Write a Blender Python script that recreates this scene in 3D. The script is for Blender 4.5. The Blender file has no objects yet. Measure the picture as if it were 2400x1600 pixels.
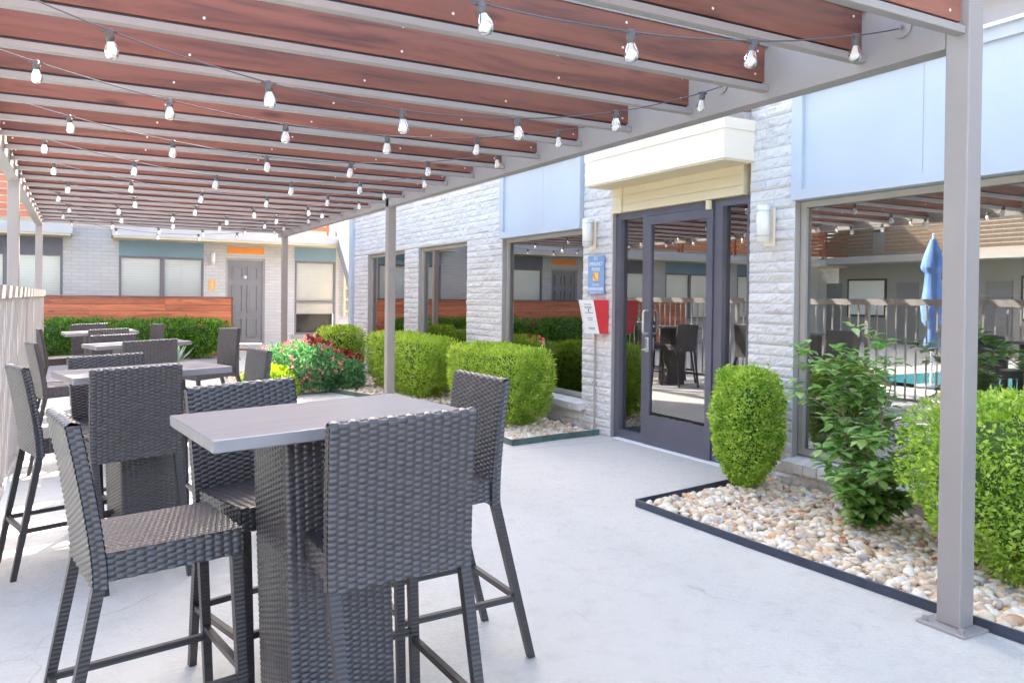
import bpy, bmesh, math, random
import numpy as np
from mathutils import Vector, Matrix, noise
R = math.radians
random.seed(7); rng = np.random.default_rng(7)
scn = bpy.context.scene
col = scn.collection

# ------------------------------------------------------------------ objects
def link(name, me, m=None, parent=None, mats=None):
    o = bpy.data.objects.new(name, me); col.objects.link(o)
    for q in (mats or ([m] if m else [])):
        if me is not None: me.materials.append(q)
    if parent is not None: o.parent = parent
    return o
def tag(o, label=None, cat=None, group=None, kind=None):
    if label: o['label'] = label
    if cat: o['category'] = cat
    if group: o['group'] = group
    if kind: o['kind'] = kind
    return o
def empty(name, loc, rz=0, label=None, cat=None, group=None):
    o = bpy.data.objects.new(name, None); col.objects.link(o)
    o.location = loc; o.rotation_euler = (0, 0, rz); o.empty_display_size = .1
    return tag(o, label, cat, group)
def copy_tree(o, parent=None):
    c = o.copy(); col.objects.link(c); c.parent = parent
    for ch in list(o.children): copy_tree(ch, c)
    return c
class MB:
    def __init__(s): s.v = []; s.f = []; s.mi = []; s.sm = []
    def face(s, pts, mi=0, smooth=False):
        n = len(s.v); s.v += [tuple(p) for p in pts]; s.f.append(tuple(range(n, n+len(pts)))); s.mi.append(mi); s.sm.append(smooth)
    def box(s, a, b, mi=0, M=None, bev=0):
        x0, y0, z0 = [min(a[i], b[i]) for i in range(3)]; x1, y1, z1 = [max(a[i], b[i]) for i in range(3)]
        if bev <= 0:
            P = [(x0,y0,z0),(x1,y0,z0),(x1,y1,z0),(x0,y1,z0),(x0,y0,z1),(x1,y0,z1),(x1,y1,z1),(x0,y1,z1)]
            F = [(0,3,2,1),(4,5,6,7),(0,1,5,4),(1,2,6,5),(2,3,7,6),(3,0,4,7)]
            s.add(P, F, mi, M)
        else:
            bm = bmesh.new(); bmesh.ops.create_cube(bm, size=1)
            for v in bm.verts: v.co = Vector(((x0+x1)/2+v.co.x*(x1-x0), (y0+y1)/2+v.co.y*(y1-y0), (z0+z1)/2+v.co.z*(z1-z0)))
            bmesh.ops.bevel(bm, geom=bm.edges[:], offset=bev, segments=2, affect='EDGES', profile=.5)
            bm.verts.index_update(); s.add([v.co[:] for v in bm.verts], [[v.index for v in f.verts] for f in bm.faces], mi, M); bm.free()
    def add(s, P, F, mi=0, M=None, smooth=False):
        n = len(s.v)
        if M is not None: P = [tuple(M @ Vector(p)) for p in P]
        s.v += [tuple(p) for p in P]
        for f in F: s.f.append(tuple(i+n for i in f)); s.mi.append(mi); s.sm.append(smooth)
    def tube(s, p, q, r0, r1=None, n=10, mi=0, caps=True, smooth=True, twist=0):
        p = Vector(p); q = Vector(q); r1 = r0 if r1 is None else r1
        d = (q-p).normalized(); a = d.orthogonal().normalized() if abs(d.z) < .9 else Vector((1,0,0))
        a = (a - d*a.dot(d)).normalized(); b = d.cross(a)
        P = []
        for c, r in ((p, r0), (q, r1)):
            for i in range(n):
                t = 2*math.pi*i/n+twist; P.append(tuple(c + a*math.cos(t)*r + b*math.sin(t)*r))
        F = [(i, (i+1) % n, n+(i+1) % n, n+i) for i in range(n)]
        s.add(P, F, mi, None, smooth)
        if caps: s.face(P[:n][::-1], mi); s.face(P[n:], mi)
    def bar(s, p, q, w, h=None, mi=0): # square bar between two points, w across, h along up
        h = h or w; p = Vector(p); q = Vector(q); d = (q-p).normalized()
        up = Vector((0,0,1)) if abs(d.z) < .95 else Vector((0,1,0))
        a = d.cross(up).normalized(); b = a.cross(d)
        P = [tuple(c + a*sx*w/2 + b*sy*h/2) for c in (p, q) for sx, sy in ((-1,-1),(1,-1),(1,1),(-1,1))]
        s.add(P, [(0,1,2,3),(7,6,5,4),(0,4,5,1),(1,5,6,2),(2,6,7,3),(3,7,4,0)], mi)
    def leg(s, p, q, w0, w1, mi=0): # vertical-ish tapering square leg from p (bottom) to q (top)
        P = []
        for c, w in ((p, w0), (q, w1)):
            for sx, sy in ((-1,-1),(1,-1),(1,1),(-1,1)): P.append((c[0]+sx*w/2, c[1]+sy*w/2, c[2]))
        s.add(P, [(3,2,1,0),(4,5,6,7),(0,1,5,4),(1,2,6,5),(2,3,7,6),(3,0,4,7)], mi)
    def lathe(s, prof, n=16, mi=0, M=None, smooth=True):
        P = [(r*math.cos(2*math.pi*i/n), r*math.sin(2*math.pi*i/n), z) for r, z in prof for i in range(n)]
        F = [(j*n+i, j*n+(i+1) % n, (j+1)*n+(i+1) % n, (j+1)*n+i) for j in range(len(prof)-1) for i in range(n)]
        s.add(P, F, mi, M, smooth)
    def mesh(s, name='m'):
        me = bpy.data.meshes.new(name); me.from_pydata(s.v, [], s.f); me.update()
        me.polygons.foreach_set('material_index', s.mi); me.polygons.foreach_set('use_smooth', s.sm)
        return me
    def build(s, name, m=None, parent=None, mats=None): return link(name, s.mesh(name), m, parent, mats)
def fast_mesh(name, V, F, mi=None, smooth=False):
    V = np.asarray(V, np.float32).reshape(-1, 3); F = np.asarray(F, np.int32); k = F.shape[1]
    me = bpy.data.meshes.new(name); me.vertices.add(len(V)); me.vertices.foreach_set('co', V.ravel())
    me.loops.add(F.size); me.loops.foreach_set('vertex_index', F.ravel())
    me.polygons.add(len(F)); me.polygons.foreach_set('loop_start', np.arange(0, F.size, k, dtype=np.int32))
    me.polygons.foreach_set('loop_total', np.full(len(F), k, np.int32))
    if mi is not None: me.polygons.foreach_set('material_index', np.asarray(mi, np.int32))
    me.polygons.foreach_set('use_smooth', np.full(len(F), smooth))
    me.update(calc_edges=True); return me

# ------------------------------------------------------------------ materials
MATS = {}
def nt(name):
    m = bpy.data.materials.new(name); m.use_nodes = True; t = m.node_tree
    b = t.nodes['Principled BSDF']; return m, t, b
def N(t, typ, **kw):
    n = t.nodes.new(typ)
    for k, v in kw.items():
        if k.startswith('i_'):
            key = k[2:].replace('_', ' ')
            n.inputs[key].default_value = v
        else: setattr(n, k, v)
    return n
def L(t, a, b): t.links.new(a, b)
def ramp(t, src, stops, interp='LINEAR'):
    r = N(t, 'ShaderNodeValToRGB'); r.color_ramp.interpolation = interp
    while len(r.color_ramp.elements) < len(stops): r.color_ramp.elements.new(.5)
    for e, (p, c) in zip(r.color_ramp.elements, stops): e.position = p; e.color = (*c, 1) if len(c) == 3 else c
    L(t, src, r.inputs['Fac']); return r
def simple(name, c, rough=.6, metal=0, var=.06, scale=6, bump=0, bscale=80, spec=.5):
    m, t, b = nt(name)
    b.inputs['Roughness'].default_value = rough; b.inputs['Metallic'].default_value = metal
    b.inputs['Specular IOR Level'].default_value = spec
    tc = N(t, 'ShaderNodeTexCoord'); no = N(t, 'ShaderNodeTexNoise', i_Scale=scale, i_Detail=6.0)
    L(t, tc.outputs['Object'], no.inputs['Vector'])
    r = ramp(t, no.outputs['Fac'], [(.3, tuple(x*(1-var) for x in c)), (.7, tuple(min(1, x*(1+var)) for x in c))])
    L(t, r.outputs['Color'], b.inputs['Base Color'])
    if bump:
        n2 = N(t, 'ShaderNodeTexNoise', i_Scale=bscale, i_Detail=4.0); L(t, tc.outputs['Object'], n2.inputs['Vector'])
        bp = N(t, 'ShaderNodeBump', i_Strength=bump, i_Distance=.01); L(t, n2.outputs['Fac'], bp.inputs['Height']); L(t, bp.outputs['Normal'], b.inputs['Normal'])
    MATS[name] = m; return m
metal_beige = simple('pergola_paint', (.32,.285,.265), .45, 0, .05, 2, .08, 300)
gray_dark = simple('window_bronze', (.13,.13,.16), .4, .3, .06, 3, .05, 200)
gray_door = simple('door_grey', (.24,.225,.22), .5, 0, .04, 3)
cream = simple('cream_paint', (.80,.70,.56), .55, 0, .03, 1.5, .06, 60)
cream_y = simple('cream_siding', (.68,.57,.37), .6, 0, .04, 2, .06, 60)
blue_panel = simple('pale_blue_paint', (.47,.515,.565), .5, 0, .05, 1.2, .05, 40)
teal_panel = simple('teal_paint', (.20,.30,.35), .55, 0, .06, 2)
white_paint = simple('white_paint', (.78,.80,.82), .5, 0, .03, 2)
grey_wall_p = simple('grey_wall_paint', (.36,.33,.29), .75, 0, .05, 1, .2, 40)
wall_trim = simple('wall_trim', (.38,.345,.31), .6, 0, .05, 3, .1, 60)
orange = simple('orange_sign', (.90,.30,.04), .5, 0, .02, 3)
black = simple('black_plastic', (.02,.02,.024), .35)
edging_m = simple('edging_steel', (.05,.06,.085), .45, .2, .2, 8, .2, 60)
green_steel = simple('edging_green', (.10,.15,.13), .5, .1, .35, 9, .2, 60)
screw_m = simple('screw_head', (.8,.76,.7), .3, .4, .02)
cable_m = simple('cable_rubber', (.09,.09,.105), .45)
sock_m = simple('socket_rubber', (.10,.095,.095), .5)
lamp_w = simple('lamp_glass_white', (.85,.82,.76), .3, 0, .02)
red_m = simple('red_plastic', (.80,.05,.06), .4, 0, .04, 4)
sign_blue = simple('sign_blue', (.20,.34,.55), .45, 0, .04, 4)
ink = simple('ink_grey', (.15,.14,.15), .6)
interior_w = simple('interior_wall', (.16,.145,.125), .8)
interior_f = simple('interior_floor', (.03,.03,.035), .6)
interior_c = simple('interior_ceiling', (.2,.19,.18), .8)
mach_w = simple('machine_white', (.55,.56,.58), .4)
blue_cloth = simple('umbrella_cloth', (.20,.36,.78), .7, 0, .25, 3, .3, 15)
soil = simple('soil', (.10,.075,.055), .95, 0, .3, 12, .5, 60)
bark = simple('bark', (.28,.20,.13), .85, 0, .25, 20, .4, 90)
mat_brown = simple('doormat', (.20,.07,.04), .95, 0, .3, 40)
steel = simple('galv_steel', (.5,.51,.53), .35, .7, .05, 5)

def m_leaf(name, c1, c2, c3, trans=.35, rough=.45):
    m, t, b = nt(name)
    g = N(t, 'ShaderNodeNewGeometry')
    tc = N(t, 'ShaderNodeTexCoord'); cn = N(t, 'ShaderNodeTexNoise', i_Scale=9.0, i_Detail=3.0); L(t, tc.outputs['Object'], cn.inputs['Vector'])
    a1 = N(t, 'ShaderNodeMath', operation='MULTIPLY_ADD'); a1.inputs[1].default_value = 1.5; a1.inputs[2].default_value = -.5; L(t, cn.outputs['Fac'], a1.inputs[0])
    a2 = N(t, 'ShaderNodeMath', operation='MULTIPLY_ADD', use_clamp=True); a2.inputs[1].default_value = .75; L(t, g.outputs['Random Per Island'], a2.inputs[0]); L(t, a1.outputs[0], a2.inputs[2])
    r = ramp(t, a2.outputs[0], [(.1, c1), (.5, c2), (.95, c3)])
    L(t, r.outputs['Color'], b.inputs['Base Color']); b.inputs['Roughness'].default_value = rough
    tr = N(t, 'ShaderNodeBsdfTranslucent'); hs = N(t, 'ShaderNodeHueSaturation', i_Saturation=1.15, i_Value=1.5)
    L(t, r.outputs['Color'], hs.inputs['Color']); L(t, hs.outputs['Color'], tr.inputs['Color'])
    mx = N(t, 'ShaderNodeMixShader', i_Fac=trans)
    L(t, b.outputs[0], mx.inputs[1]); L(t, tr.outputs[0], mx.inputs[2]); L(t, mx.outputs[0], t.nodes['Material Output'].inputs['Surface'])
    return m
leaf_box = m_leaf('boxwood_leaf', (.12,.26,.03), (.30,.47,.06), (.54,.66,.15))
leaf_thuja = m_leaf('thuja_leaf', (.12,.24,.025), (.32,.47,.06), (.55,.64,.14))
leaf_dark = m_leaf('thuja_dark_leaf', (.04,.12,.015), (.10,.23,.03), (.24,.40,.06))
leaf_cam = m_leaf('camellia_leaf', (.09,.24,.05), (.21,.40,.10), (.42,.57,.22), .25, .2)
leaf_fl = m_leaf('lantana_leaf', (.03,.12,.04), (.07,.20,.07), (.16,.30,.12))
leaf_lime = m_leaf('lime_leaf', (.22,.38,.03), (.34,.50,.05), (.48,.58,.10))
leaf_red = m_leaf('coleus_leaf', (.12,.015,.018), (.22,.03,.03), (.42,.09,.08), .3)
pink_m = m_leaf('pink_petal', (.62,.10,.14), (.72,.20,.24), (.78,.34,.36), .3)
leaf_agave = m_leaf('agave_leaf', (.16,.25,.17), (.28,.38,.26), (.42,.5,.36), .15)
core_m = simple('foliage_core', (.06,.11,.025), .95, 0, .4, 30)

def m_stone():
    m, t, b = nt('river_stone')
    g = N(t, 'ShaderNodeNewGeometry')
    r = ramp(t, g.outputs['Random Per Island'], [(0,(.70,.56,.40)),(.2,(.76,.64,.47)),(.4,(.60,.44,.28)),(.52,(.82,.73,.60)),(.68,(.58,.43,.31)),(.8,(.72,.66,.58)),(.9,(.42,.36,.34)),(.94,(.66,.40,.19)),(.98,(.50,.28,.16))], 'CONSTANT')
    tc = N(t, 'ShaderNodeTexCoord'); no = N(t, 'ShaderNodeTexNoise', i_Scale=45.0, i_Detail=5.0); L(t, tc.outputs['Object'], no.inputs['Vector'])
    mx = N(t, 'ShaderNodeMix', data_type='RGBA', blend_type='MULTIPLY'); mx.inputs[0].default_value = .5
    r2 = ramp(t, no.outputs['Fac'], [(.3,(.75,.68,.6)),(.6,(1,1,1))])
    L(t, r.outputs['Color'], mx.inputs[6]); L(t, r2.outputs['Color'], mx.inputs[7]); L(t, mx.outputs[2], b.inputs['Base Color'])
    b.inputs['Roughness'].default_value = .62
    bp = N(t, 'ShaderNodeBump', i_Strength=.25, i_Distance=.004); L(t, no.outputs['Fac'], bp.inputs['Height']); L(t, bp.outputs['Normal'], b.inputs['Normal'])
    return m
stone_m = m_stone()

def m_concrete():
    m, t, b = nt('patio_concrete')
    tc = N(t, 'ShaderNodeTexCoord'); O = tc.outputs['Object']
    n1 = N(t, 'ShaderNodeTexNoise', i_Scale=1.1, i_Detail=6.0, i_Roughness=.6); L(t, O, n1.inputs['Vector'])
    n2 = N(t, 'ShaderNodeTexNoise', i_Scale=9.0, i_Detail=7.0, i_Roughness=.65); L(t, O, n2.inputs['Vector'])
    r1 = ramp(t, n1.outputs['Fac'], [(.3,(.55,.525,.475)),(.7,(.59,.565,.515))])
    r2 = ramp(t, n2.outputs['Fac'], [(.28,(.87,.86,.84)),(.5,(1,1,1))])
    mx = N(t, 'ShaderNodeMix', data_type='RGBA', blend_type='MULTIPLY'); mx.inputs[0].default_value = .8
    L(t, r1.outputs['Color'], mx.inputs[6]); L(t, r2.outputs['Color'], mx.inputs[7])
    # faint wandering cracks
    nd = N(t, 'ShaderNodeTexNoise', i_Scale=1.6, i_Detail=4.0); L(t, O, nd.inputs['Vector'])
    sc = N(t, 'ShaderNodeVectorMath', operation='SCALE'); sc.inputs['Scale'].default_value = .5; L(t, nd.outputs['Color'], sc.inputs[0])
    ad = N(t, 'ShaderNodeVectorMath', operation='ADD'); L(t, O, ad.inputs[0]); L(t, sc.outputs[0], ad.inputs[1])
    vo = N(t, 'ShaderNodeTexVoronoi', feature='DISTANCE_TO_EDGE', i_Scale=.75); L(t, ad.outputs[0], vo.inputs['Vector'])
    cr = ramp(t, vo.outputs['Distance'], [(0,(0,0,0)),(.0045,(1,1,1))])
    nm = N(t, 'ShaderNodeTexNoise', i_Scale=1.9, i_Detail=2.0); L(t, O, nm.inputs['Vector'])
    rm = ramp(t, nm.outputs['Fac'], [(.55,(0,0,0)),(.66,(.3,.3,.3))])
    m2 = N(t, 'ShaderNodeMix', data_type='RGBA', blend_type='MULTIPLY'); L(t, rm.outputs['Color'], m2.inputs[0]); L(t, mx.outputs[2], m2.inputs[6]); L(t, cr.outputs['Color'], m2.inputs[7])
    # expansion joint across the patio
    sx = N(t, 'ShaderNodeSeparateXYZ'); L(t, O, sx.inputs[0])
    s1 = N(t, 'ShaderNodeMath', operation='SUBTRACT'); s1.inputs[1].default_value = 6.42; L(t, sx.outputs['Y'], s1.inputs[0])
    s2 = N(t, 'ShaderNodeMath', operation='PINGPONG'); s2.inputs[1].default_value = 60.0; L(t, s1.outputs[0], s2.inputs[0])
    rj = ramp(t, s2.outputs[0], [(0,(.25,.24,.23)),(.009,(1,1,1))])
    m3 = N(t, 'ShaderNodeMix', data_type='RGBA', blend_type='MULTIPLY'); m3.inputs[0].default_value = .75; L(t, m2.outputs[2], m3.inputs[6]); L(t, rj.outputs['Color'], m3.inputs[7])
    L(t, m3.outputs[2], b.inputs['Base Color']); b.inputs['Roughness'].default_value = .75
    n3 = N(t, 'ShaderNodeTexNoise', i_Scale=28.0, i_Detail=6.0, i_Roughness=.6); mp = N(t, 'ShaderNodeMapping'); mp.inputs['Rotation'].default_value = (0,0,.5); mp.inputs['Scale'].default_value = (1,2.4,1)
    L(t, O, mp.inputs['Vector']); L(t, mp.outputs[0], n3.inputs['Vector'])
    bp = N(t, 'ShaderNodeBump', i_Strength=.9, i_Distance=.018); L(t, n3.outputs['Fac'], bp.inputs['Height']); L(t, bp.outputs['Normal'], b.inputs['Normal'])
    return m
concrete = m_concrete()

def m_wood(name, base, dark, axis='X', knots=True, rough=.5):
    m, t, b = nt(name)
    tc = N(t, 'ShaderNodeTexCoord'); oi = N(t, 'ShaderNodeObjectInfo')
    of = N(t, 'ShaderNodeVectorMath', operation='SCALE'); cb = N(t, 'ShaderNodeCombineXYZ')
    L(t, oi.outputs['Random'], cb.inputs[0]); L(t, oi.outputs['Random'], cb.inputs[2]); L(t, cb.outputs[0], of.inputs[0]); of.inputs['Scale'].default_value = 37.0
    ad = N(t, 'ShaderNodeVectorMath', operation='ADD'); L(t, tc.outputs['Object'], ad.inputs[0]); L(t, of.outputs[0], ad.inputs[1])
    mp = N(t, 'ShaderNodeMapping'); mp.inputs['Scale'].default_value = (.8, 9, 9) if axis == 'X' else (9, .8, 9); L(t, ad.outputs[0], mp.inputs['Vector'])
    nd = N(t, 'ShaderNodeTexNoise', i_Scale=1.5, i_Detail=8.0, i_Roughness=.62, i_Distortion=.6); L(t, mp.outputs[0], nd.inputs['Vector'])
    r = ramp(t, nd.outputs['Fac'], [(.28, dark), (.5, base), (.72, tuple(min(1, x*1.25) for x in base))])
    mp2 = N(t, 'ShaderNodeMapping'); mp2.inputs['Scale'].default_value = (1.9, 0, 7.0); L(t, ad.outputs[0], mp2.inputs['Vector'])
    vo = N(t, 'ShaderNodeTexVoronoi', feature='F1', i_Scale=1.0); L(t, mp2.outputs[0], vo.inputs['Vector'])
    kr = ramp(t, vo.outputs['Distance'], [(0,(.20,.17,.22)),(.06,(.30,.26,.32)),(.11,(.62,.58,.60)),(.2,(1,1,1))])
    mx = N(t, 'ShaderNodeMix', data_type='RGBA', blend_type='MULTIPLY'); mx.inputs[0].default_value = .8 if knots else 0
    L(t, r.outputs['Color'], mx.inputs[6]); L(t, kr.outputs['Color'], mx.inputs[7])
    hs = N(t, 'ShaderNodeHueSaturation'); mr = N(t, 'ShaderNodeMapRange'); mr.inputs['To Min'].default_value = .8; mr.inputs['To Max'].default_value = 1.2
    L(t, oi.outputs['Random'], mr.inputs[0]); L(t, mr.outputs[0], hs.inputs['Value']); L(t, mx.outputs[2], hs.inputs['Color'])
    L(t, hs.outputs['Color'], b.inputs['Base Color']); b.inputs['Roughness'].default_value = rough
    bp = N(t, 'ShaderNodeBump', i_Strength=.2, i_Distance=.004); L(t, nd.outputs['Fac'], bp.inputs['Height']); L(t, bp.outputs['Normal'], b.inputs['Normal'])
    return m
wood_red = m_wood('stained_board', (.215,.075,.045), (.085,.032,.024))
wood_dull = m_wood('weathered_board', (.16,.10,.065), (.09,.055,.04))
wood_or = m_wood('cedar_board', (.56,.17,.075), (.28,.075,.04))

def m_wicker():
    m, t, b = nt('wicker')
    tc = N(t, 'ShaderNodeTexCoord'); no = N(t, 'ShaderNodeTexNoise', i_Scale=60.0, i_Detail=3.0); L(t, tc.outputs['Object'], no.inputs['Vector'])
    r = ramp(t, no.outputs['Fac'], [(.3,(.031,.027,.028)),(.7,(.055,.047,.049))]); L(t, r.outputs['Color'], b.inputs['Base Color'])
    b.inputs['Roughness'].default_value = .30; b.inputs['Specular IOR Level'].default_value = .75
    return m
wicker = m_wicker()
def m_wicker_leg():
    m, t, b = nt('wrapped_leg')
    tc = N(t, 'ShaderNodeTexCoord'); w = N(t, 'ShaderNodeTexWave', i_Scale=22.0, i_Distortion=.6); w.bands_direction = 'Z'; L(t, tc.outputs['Object'], w.inputs['Vector'])
    b.inputs['Base Color'].default_value = (.036,.030,.030,1); b.inputs['Roughness'].default_value = .36; b.inputs['Specular IOR Level'].default_value = .6
    bp = N(t, 'ShaderNodeBump', i_Strength=.35, i_Distance=.003); L(t, w.outputs['Fac'], bp.inputs['Height']); L(t, bp.outputs['Normal'], b.inputs['Normal'])
    return m
wleg = m_wicker_leg()
def m_tabletop():
    m, t, b = nt('tabletop')
    tc = N(t, 'ShaderNodeTexCoord'); mp = N(t, 'ShaderNodeMapping'); mp.inputs['Scale'].default_value = (1.5, 14, 1); L(t, tc.outputs['Object'], mp.inputs['Vector'])
    no = N(t, 'ShaderNodeTexNoise', i_Scale=2.0, i_Detail=7.0); L(t, mp.outputs[0], no.inputs['Vector'])
    r = ramp(t, no.outputs['Fac'], [(.3,(.20,.19,.195)),(.7,(.25,.24,.245))]); L(t, r.outputs['Color'], b.inputs['Base Color'])
    b.inputs['Roughness'].default_value = .32
    return m
top_m = m_tabletop()
def m_block():
    m, t, b = nt('painted_block')
    tc = N(t, 'ShaderNodeTexCoord'); g = N(t, 'ShaderNodeNewGeometry')
    n1 = N(t, 'ShaderNodeTexNoise', i_Scale=28.0, i_Detail=8.0, i_Roughness=.65); L(t, tc.outputs['Object'], n1.inputs['Vector'])
    r = ramp(t, g.outputs['Random Per Island'], [(0,(.60,.58,.56)),(1,(.69,.675,.66))])
    L(t, r.outputs['Color'], b.inputs['Base Color']); b.inputs['Roughness'].default_value = .7
    bp = N(t, 'ShaderNodeBump', i_Strength=.6, i_Distance=.012); L(t, n1.outputs['Fac'], bp.inputs['Height']); L(t, bp.outputs['Normal'], b.inputs['Normal'])
    return m
block_m = m_block()
def m_brick():
    m, t, b = nt('painted_brick')
    tc = N(t, 'ShaderNodeTexCoord'); mp = N(t, 'ShaderNodeMapping'); mp.inputs['Rotation'].default_value = (R(90),0,0); L(t, tc.outputs['Object'], mp.inputs['Vector'])
    sx = N(t, 'ShaderNodeSeparateXYZ'); cb = N(t, 'ShaderNodeCombineXYZ'); L(t, tc.outputs['Object'], sx.inputs[0]); L(t, sx.outputs['X'], cb.inputs[0]); L(t, sx.outputs['Z'], cb.inputs[1])
    br = N(t, 'ShaderNodeTexBrick', i_Scale=1.0); br.inputs['Brick Width'].default_value = .3; br.inputs['Row Height'].default_value = .082; br.inputs['Mortar Size'].default_value = .007; br.inputs['Mortar Smooth'].default_value = .3
    br.inputs['Color1'].default_value = (.58,.55,.52,1); br.inputs['Color2'].default_value = (.53,.50,.475,1); br.inputs['Mortar'].default_value = (.46,.43,.40,1)
    L(t, cb.outputs[0], br.inputs['Vector']); L(t, br.outputs['Color'], b.inputs['Base Color']); b.inputs['Roughness'].default_value = .8
    iv = N(t, 'ShaderNodeMath', operation='SUBTRACT'); iv.inputs[0].default_value = 1; L(t, br.outputs['Fac'], iv.inputs[1])
    bp = N(t, 'ShaderNodeBump', i_Strength=.6, i_Distance=.01); L(t, iv.outputs[0], bp.inputs['Height']); L(t, bp.outputs['Normal'], b.inputs['Normal'])
    return m
brick_m = m_brick()
def m_blind():
    m, t, b = nt('window_blind')
    tc = N(t, 'ShaderNodeTexCoord'); w = N(t, 'ShaderNodeTexWave', i_Scale=5.2, i_Distortion=.0); w.bands_direction = 'Z'; w.wave_profile = 'SAW'; L(t, tc.outputs['Object'], w.inputs['Vector'])
    r = ramp(t, w.outputs['Fac'], [(0,(.74,.68,.55)),(.15,(.92,.87,.76)),(1,(.96,.92,.82))]); L(t, r.outputs['Color'], b.inputs['Base Color']); b.inputs['Roughness'].default_value = .6
    return m
blind_m = m_blind()
def m_glass(name, refl=.30, tint=(.62,.68,.66)):
    m, t, b = nt(name); t.nodes.remove(b)
    tr = N(t, 'ShaderNodeBsdfTransparent'); tr.inputs['Color'].default_value = (*tint, 1)
    gl = N(t, 'ShaderNodeBsdfGlossy'); gl.inputs['Roughness'].default_value = 0.0; gl.inputs['Color'].default_value = (.95,.95,.95,1)
    lw = N(t, 'ShaderNodeFresnel', i_IOR=1.5); ad = N(t, 'ShaderNodeMath', operation='ADD', use_clamp=True); ad.inputs[1].default_value = refl; L(t, lw.outputs[0], ad.inputs[0])
    mx = N(t, 'ShaderNodeMixShader'); L(t, ad.outputs[0], mx.inputs[0]); L(t, tr.outputs[0], mx.inputs[1]); L(t, gl.outputs[0], mx.inputs[2]); L(t, mx.outputs[0], t.nodes['Material Output'].inputs['Surface'])
    return m
glass_m = m_glass('window_glass', .24, (.60,.65,.62))
glass_r = m_glass('rear_window_glass', .0, (.96,.96,.95))
def m_bulb():
    m, t, b = nt('bulb_glass'); t.nodes.remove(b)
    tr = N(t, 'ShaderNodeBsdfTransparent'); gl = N(t, 'ShaderNodeBsdfGlossy'); gl.inputs['Roughness'].default_value = .05
    tl = N(t, 'ShaderNodeBsdfTranslucent'); tl.inputs['Color'].default_value = (.95,.93,.9,1); df = N(t, 'ShaderNodeBsdfDiffuse'); df.inputs['Color'].default_value = (.95,.94,.92,1)
    fr = N(t, 'ShaderNodeFresnel', i_IOR=1.5); a = N(t, 'ShaderNodeMixShader', i_Fac=.5); L(t, tl.outputs[0], a.inputs[1]); L(t, df.outputs[0], a.inputs[2])
    c = N(t, 'ShaderNodeMixShader', i_Fac=.74); L(t, tr.outputs[0], c.inputs[1]); L(t, a.outputs[0], c.inputs[2])
    d = N(t, 'ShaderNodeMixShader'); ad = N(t, 'ShaderNodeMath', operation='ADD', use_clamp=True); ad.inputs[1].default_value = .12; L(t, fr.outputs[0], ad.inputs[0]); L(t, ad.outputs[0], d.inputs[0])
    L(t, c.outputs[0], d.inputs[1]); L(t, gl.outputs[0], d.inputs[2]); L(t, d.outputs[0], t.nodes['Material Output'].inputs['Surface'])
    return m
bulb_m = m_bulb()
filament_m = simple('filament', (.85,.5,.15), .4)
def m_water():
    m, t, b = nt('pool_water'); b.inputs['Base Color'].default_value = (.05,.34,.40,1); b.inputs['Roughness'].default_value = .06
    tc = N(t, 'ShaderNodeTexCoord'); no = N(t, 'ShaderNodeTexNoise', i_Scale=3.0, i_Detail=3.0); L(t, tc.outputs['Object'], no.inputs['Vector'])
    bp = N(t, 'ShaderNodeBump', i_Strength=.3, i_Distance=.05); L(t, no.outputs['Fac'], bp.inputs['Height']); L(t, bp.outputs['Normal'], b.inputs['Normal']); return m
water_m = m_water()

# ------------------------------------------------------------------ ground
def sm(t): t = min(1, max(0, t)); return t*t*(3-2*t)
def zg(x, y):
    w = 1-sm((y-11)/4)
    a = .035*max(-2.2, min(0, x-1.5)); b = -.01*min(7, max(0, y-2.5))*sm((2-x)/1.5)
    return (a+b)*w
xs = [-60,-40,-25,-18,-12,-8,-5,-3,-2] + [round(-1.6+.2*i, 3) for i in range(20)] + [2.6,3,4,5,6,9,14,25,60]
ys = [-60,-40,-20,-10,-5,-2,0,1] + [1.5+.5*i for i in range(28)] + [16,17,18,20,24,30,45,80]
mb = MB(); nx = len(xs)
mb.v = [(x, y, zg(x, y)) for y in ys for x in xs]
for j in range(len(ys)-1):
    for i in range(nx-1): mb.f.append((j*nx+i, j*nx+i+1, (j+1)*nx+i+1, (j+1)*nx+i)); mb.mi.append(0); mb.sm.append(True)
tag(mb.build('ground', concrete), kind='structure')
# pool in the deck at the left (seen only in the window glass)
mb = MB(); mb.face([(-12,-6,.012-.08),(-3.6,-6,.012-.08),(-3.6,10.5,.012-.08),(-12,10.5,.012-.08)]); tag(mb.build('water', water_m), kind='structure')
# far planting strip of dark mulch in front of the rear building
mulch = simple('mulch_gravel', (.30,.27,.26), .9, 0, .35, 60, .8, 90)
mb = MB(); mb.face([(-1.2,14.2,.006),(1.9,15.1,.006),(3.1,17.9,.006),(3.3,19.4,.006),(-1.2,19.4,.006)]); tag(mb.build('planting_strip', mulch), kind='structure')

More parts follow.
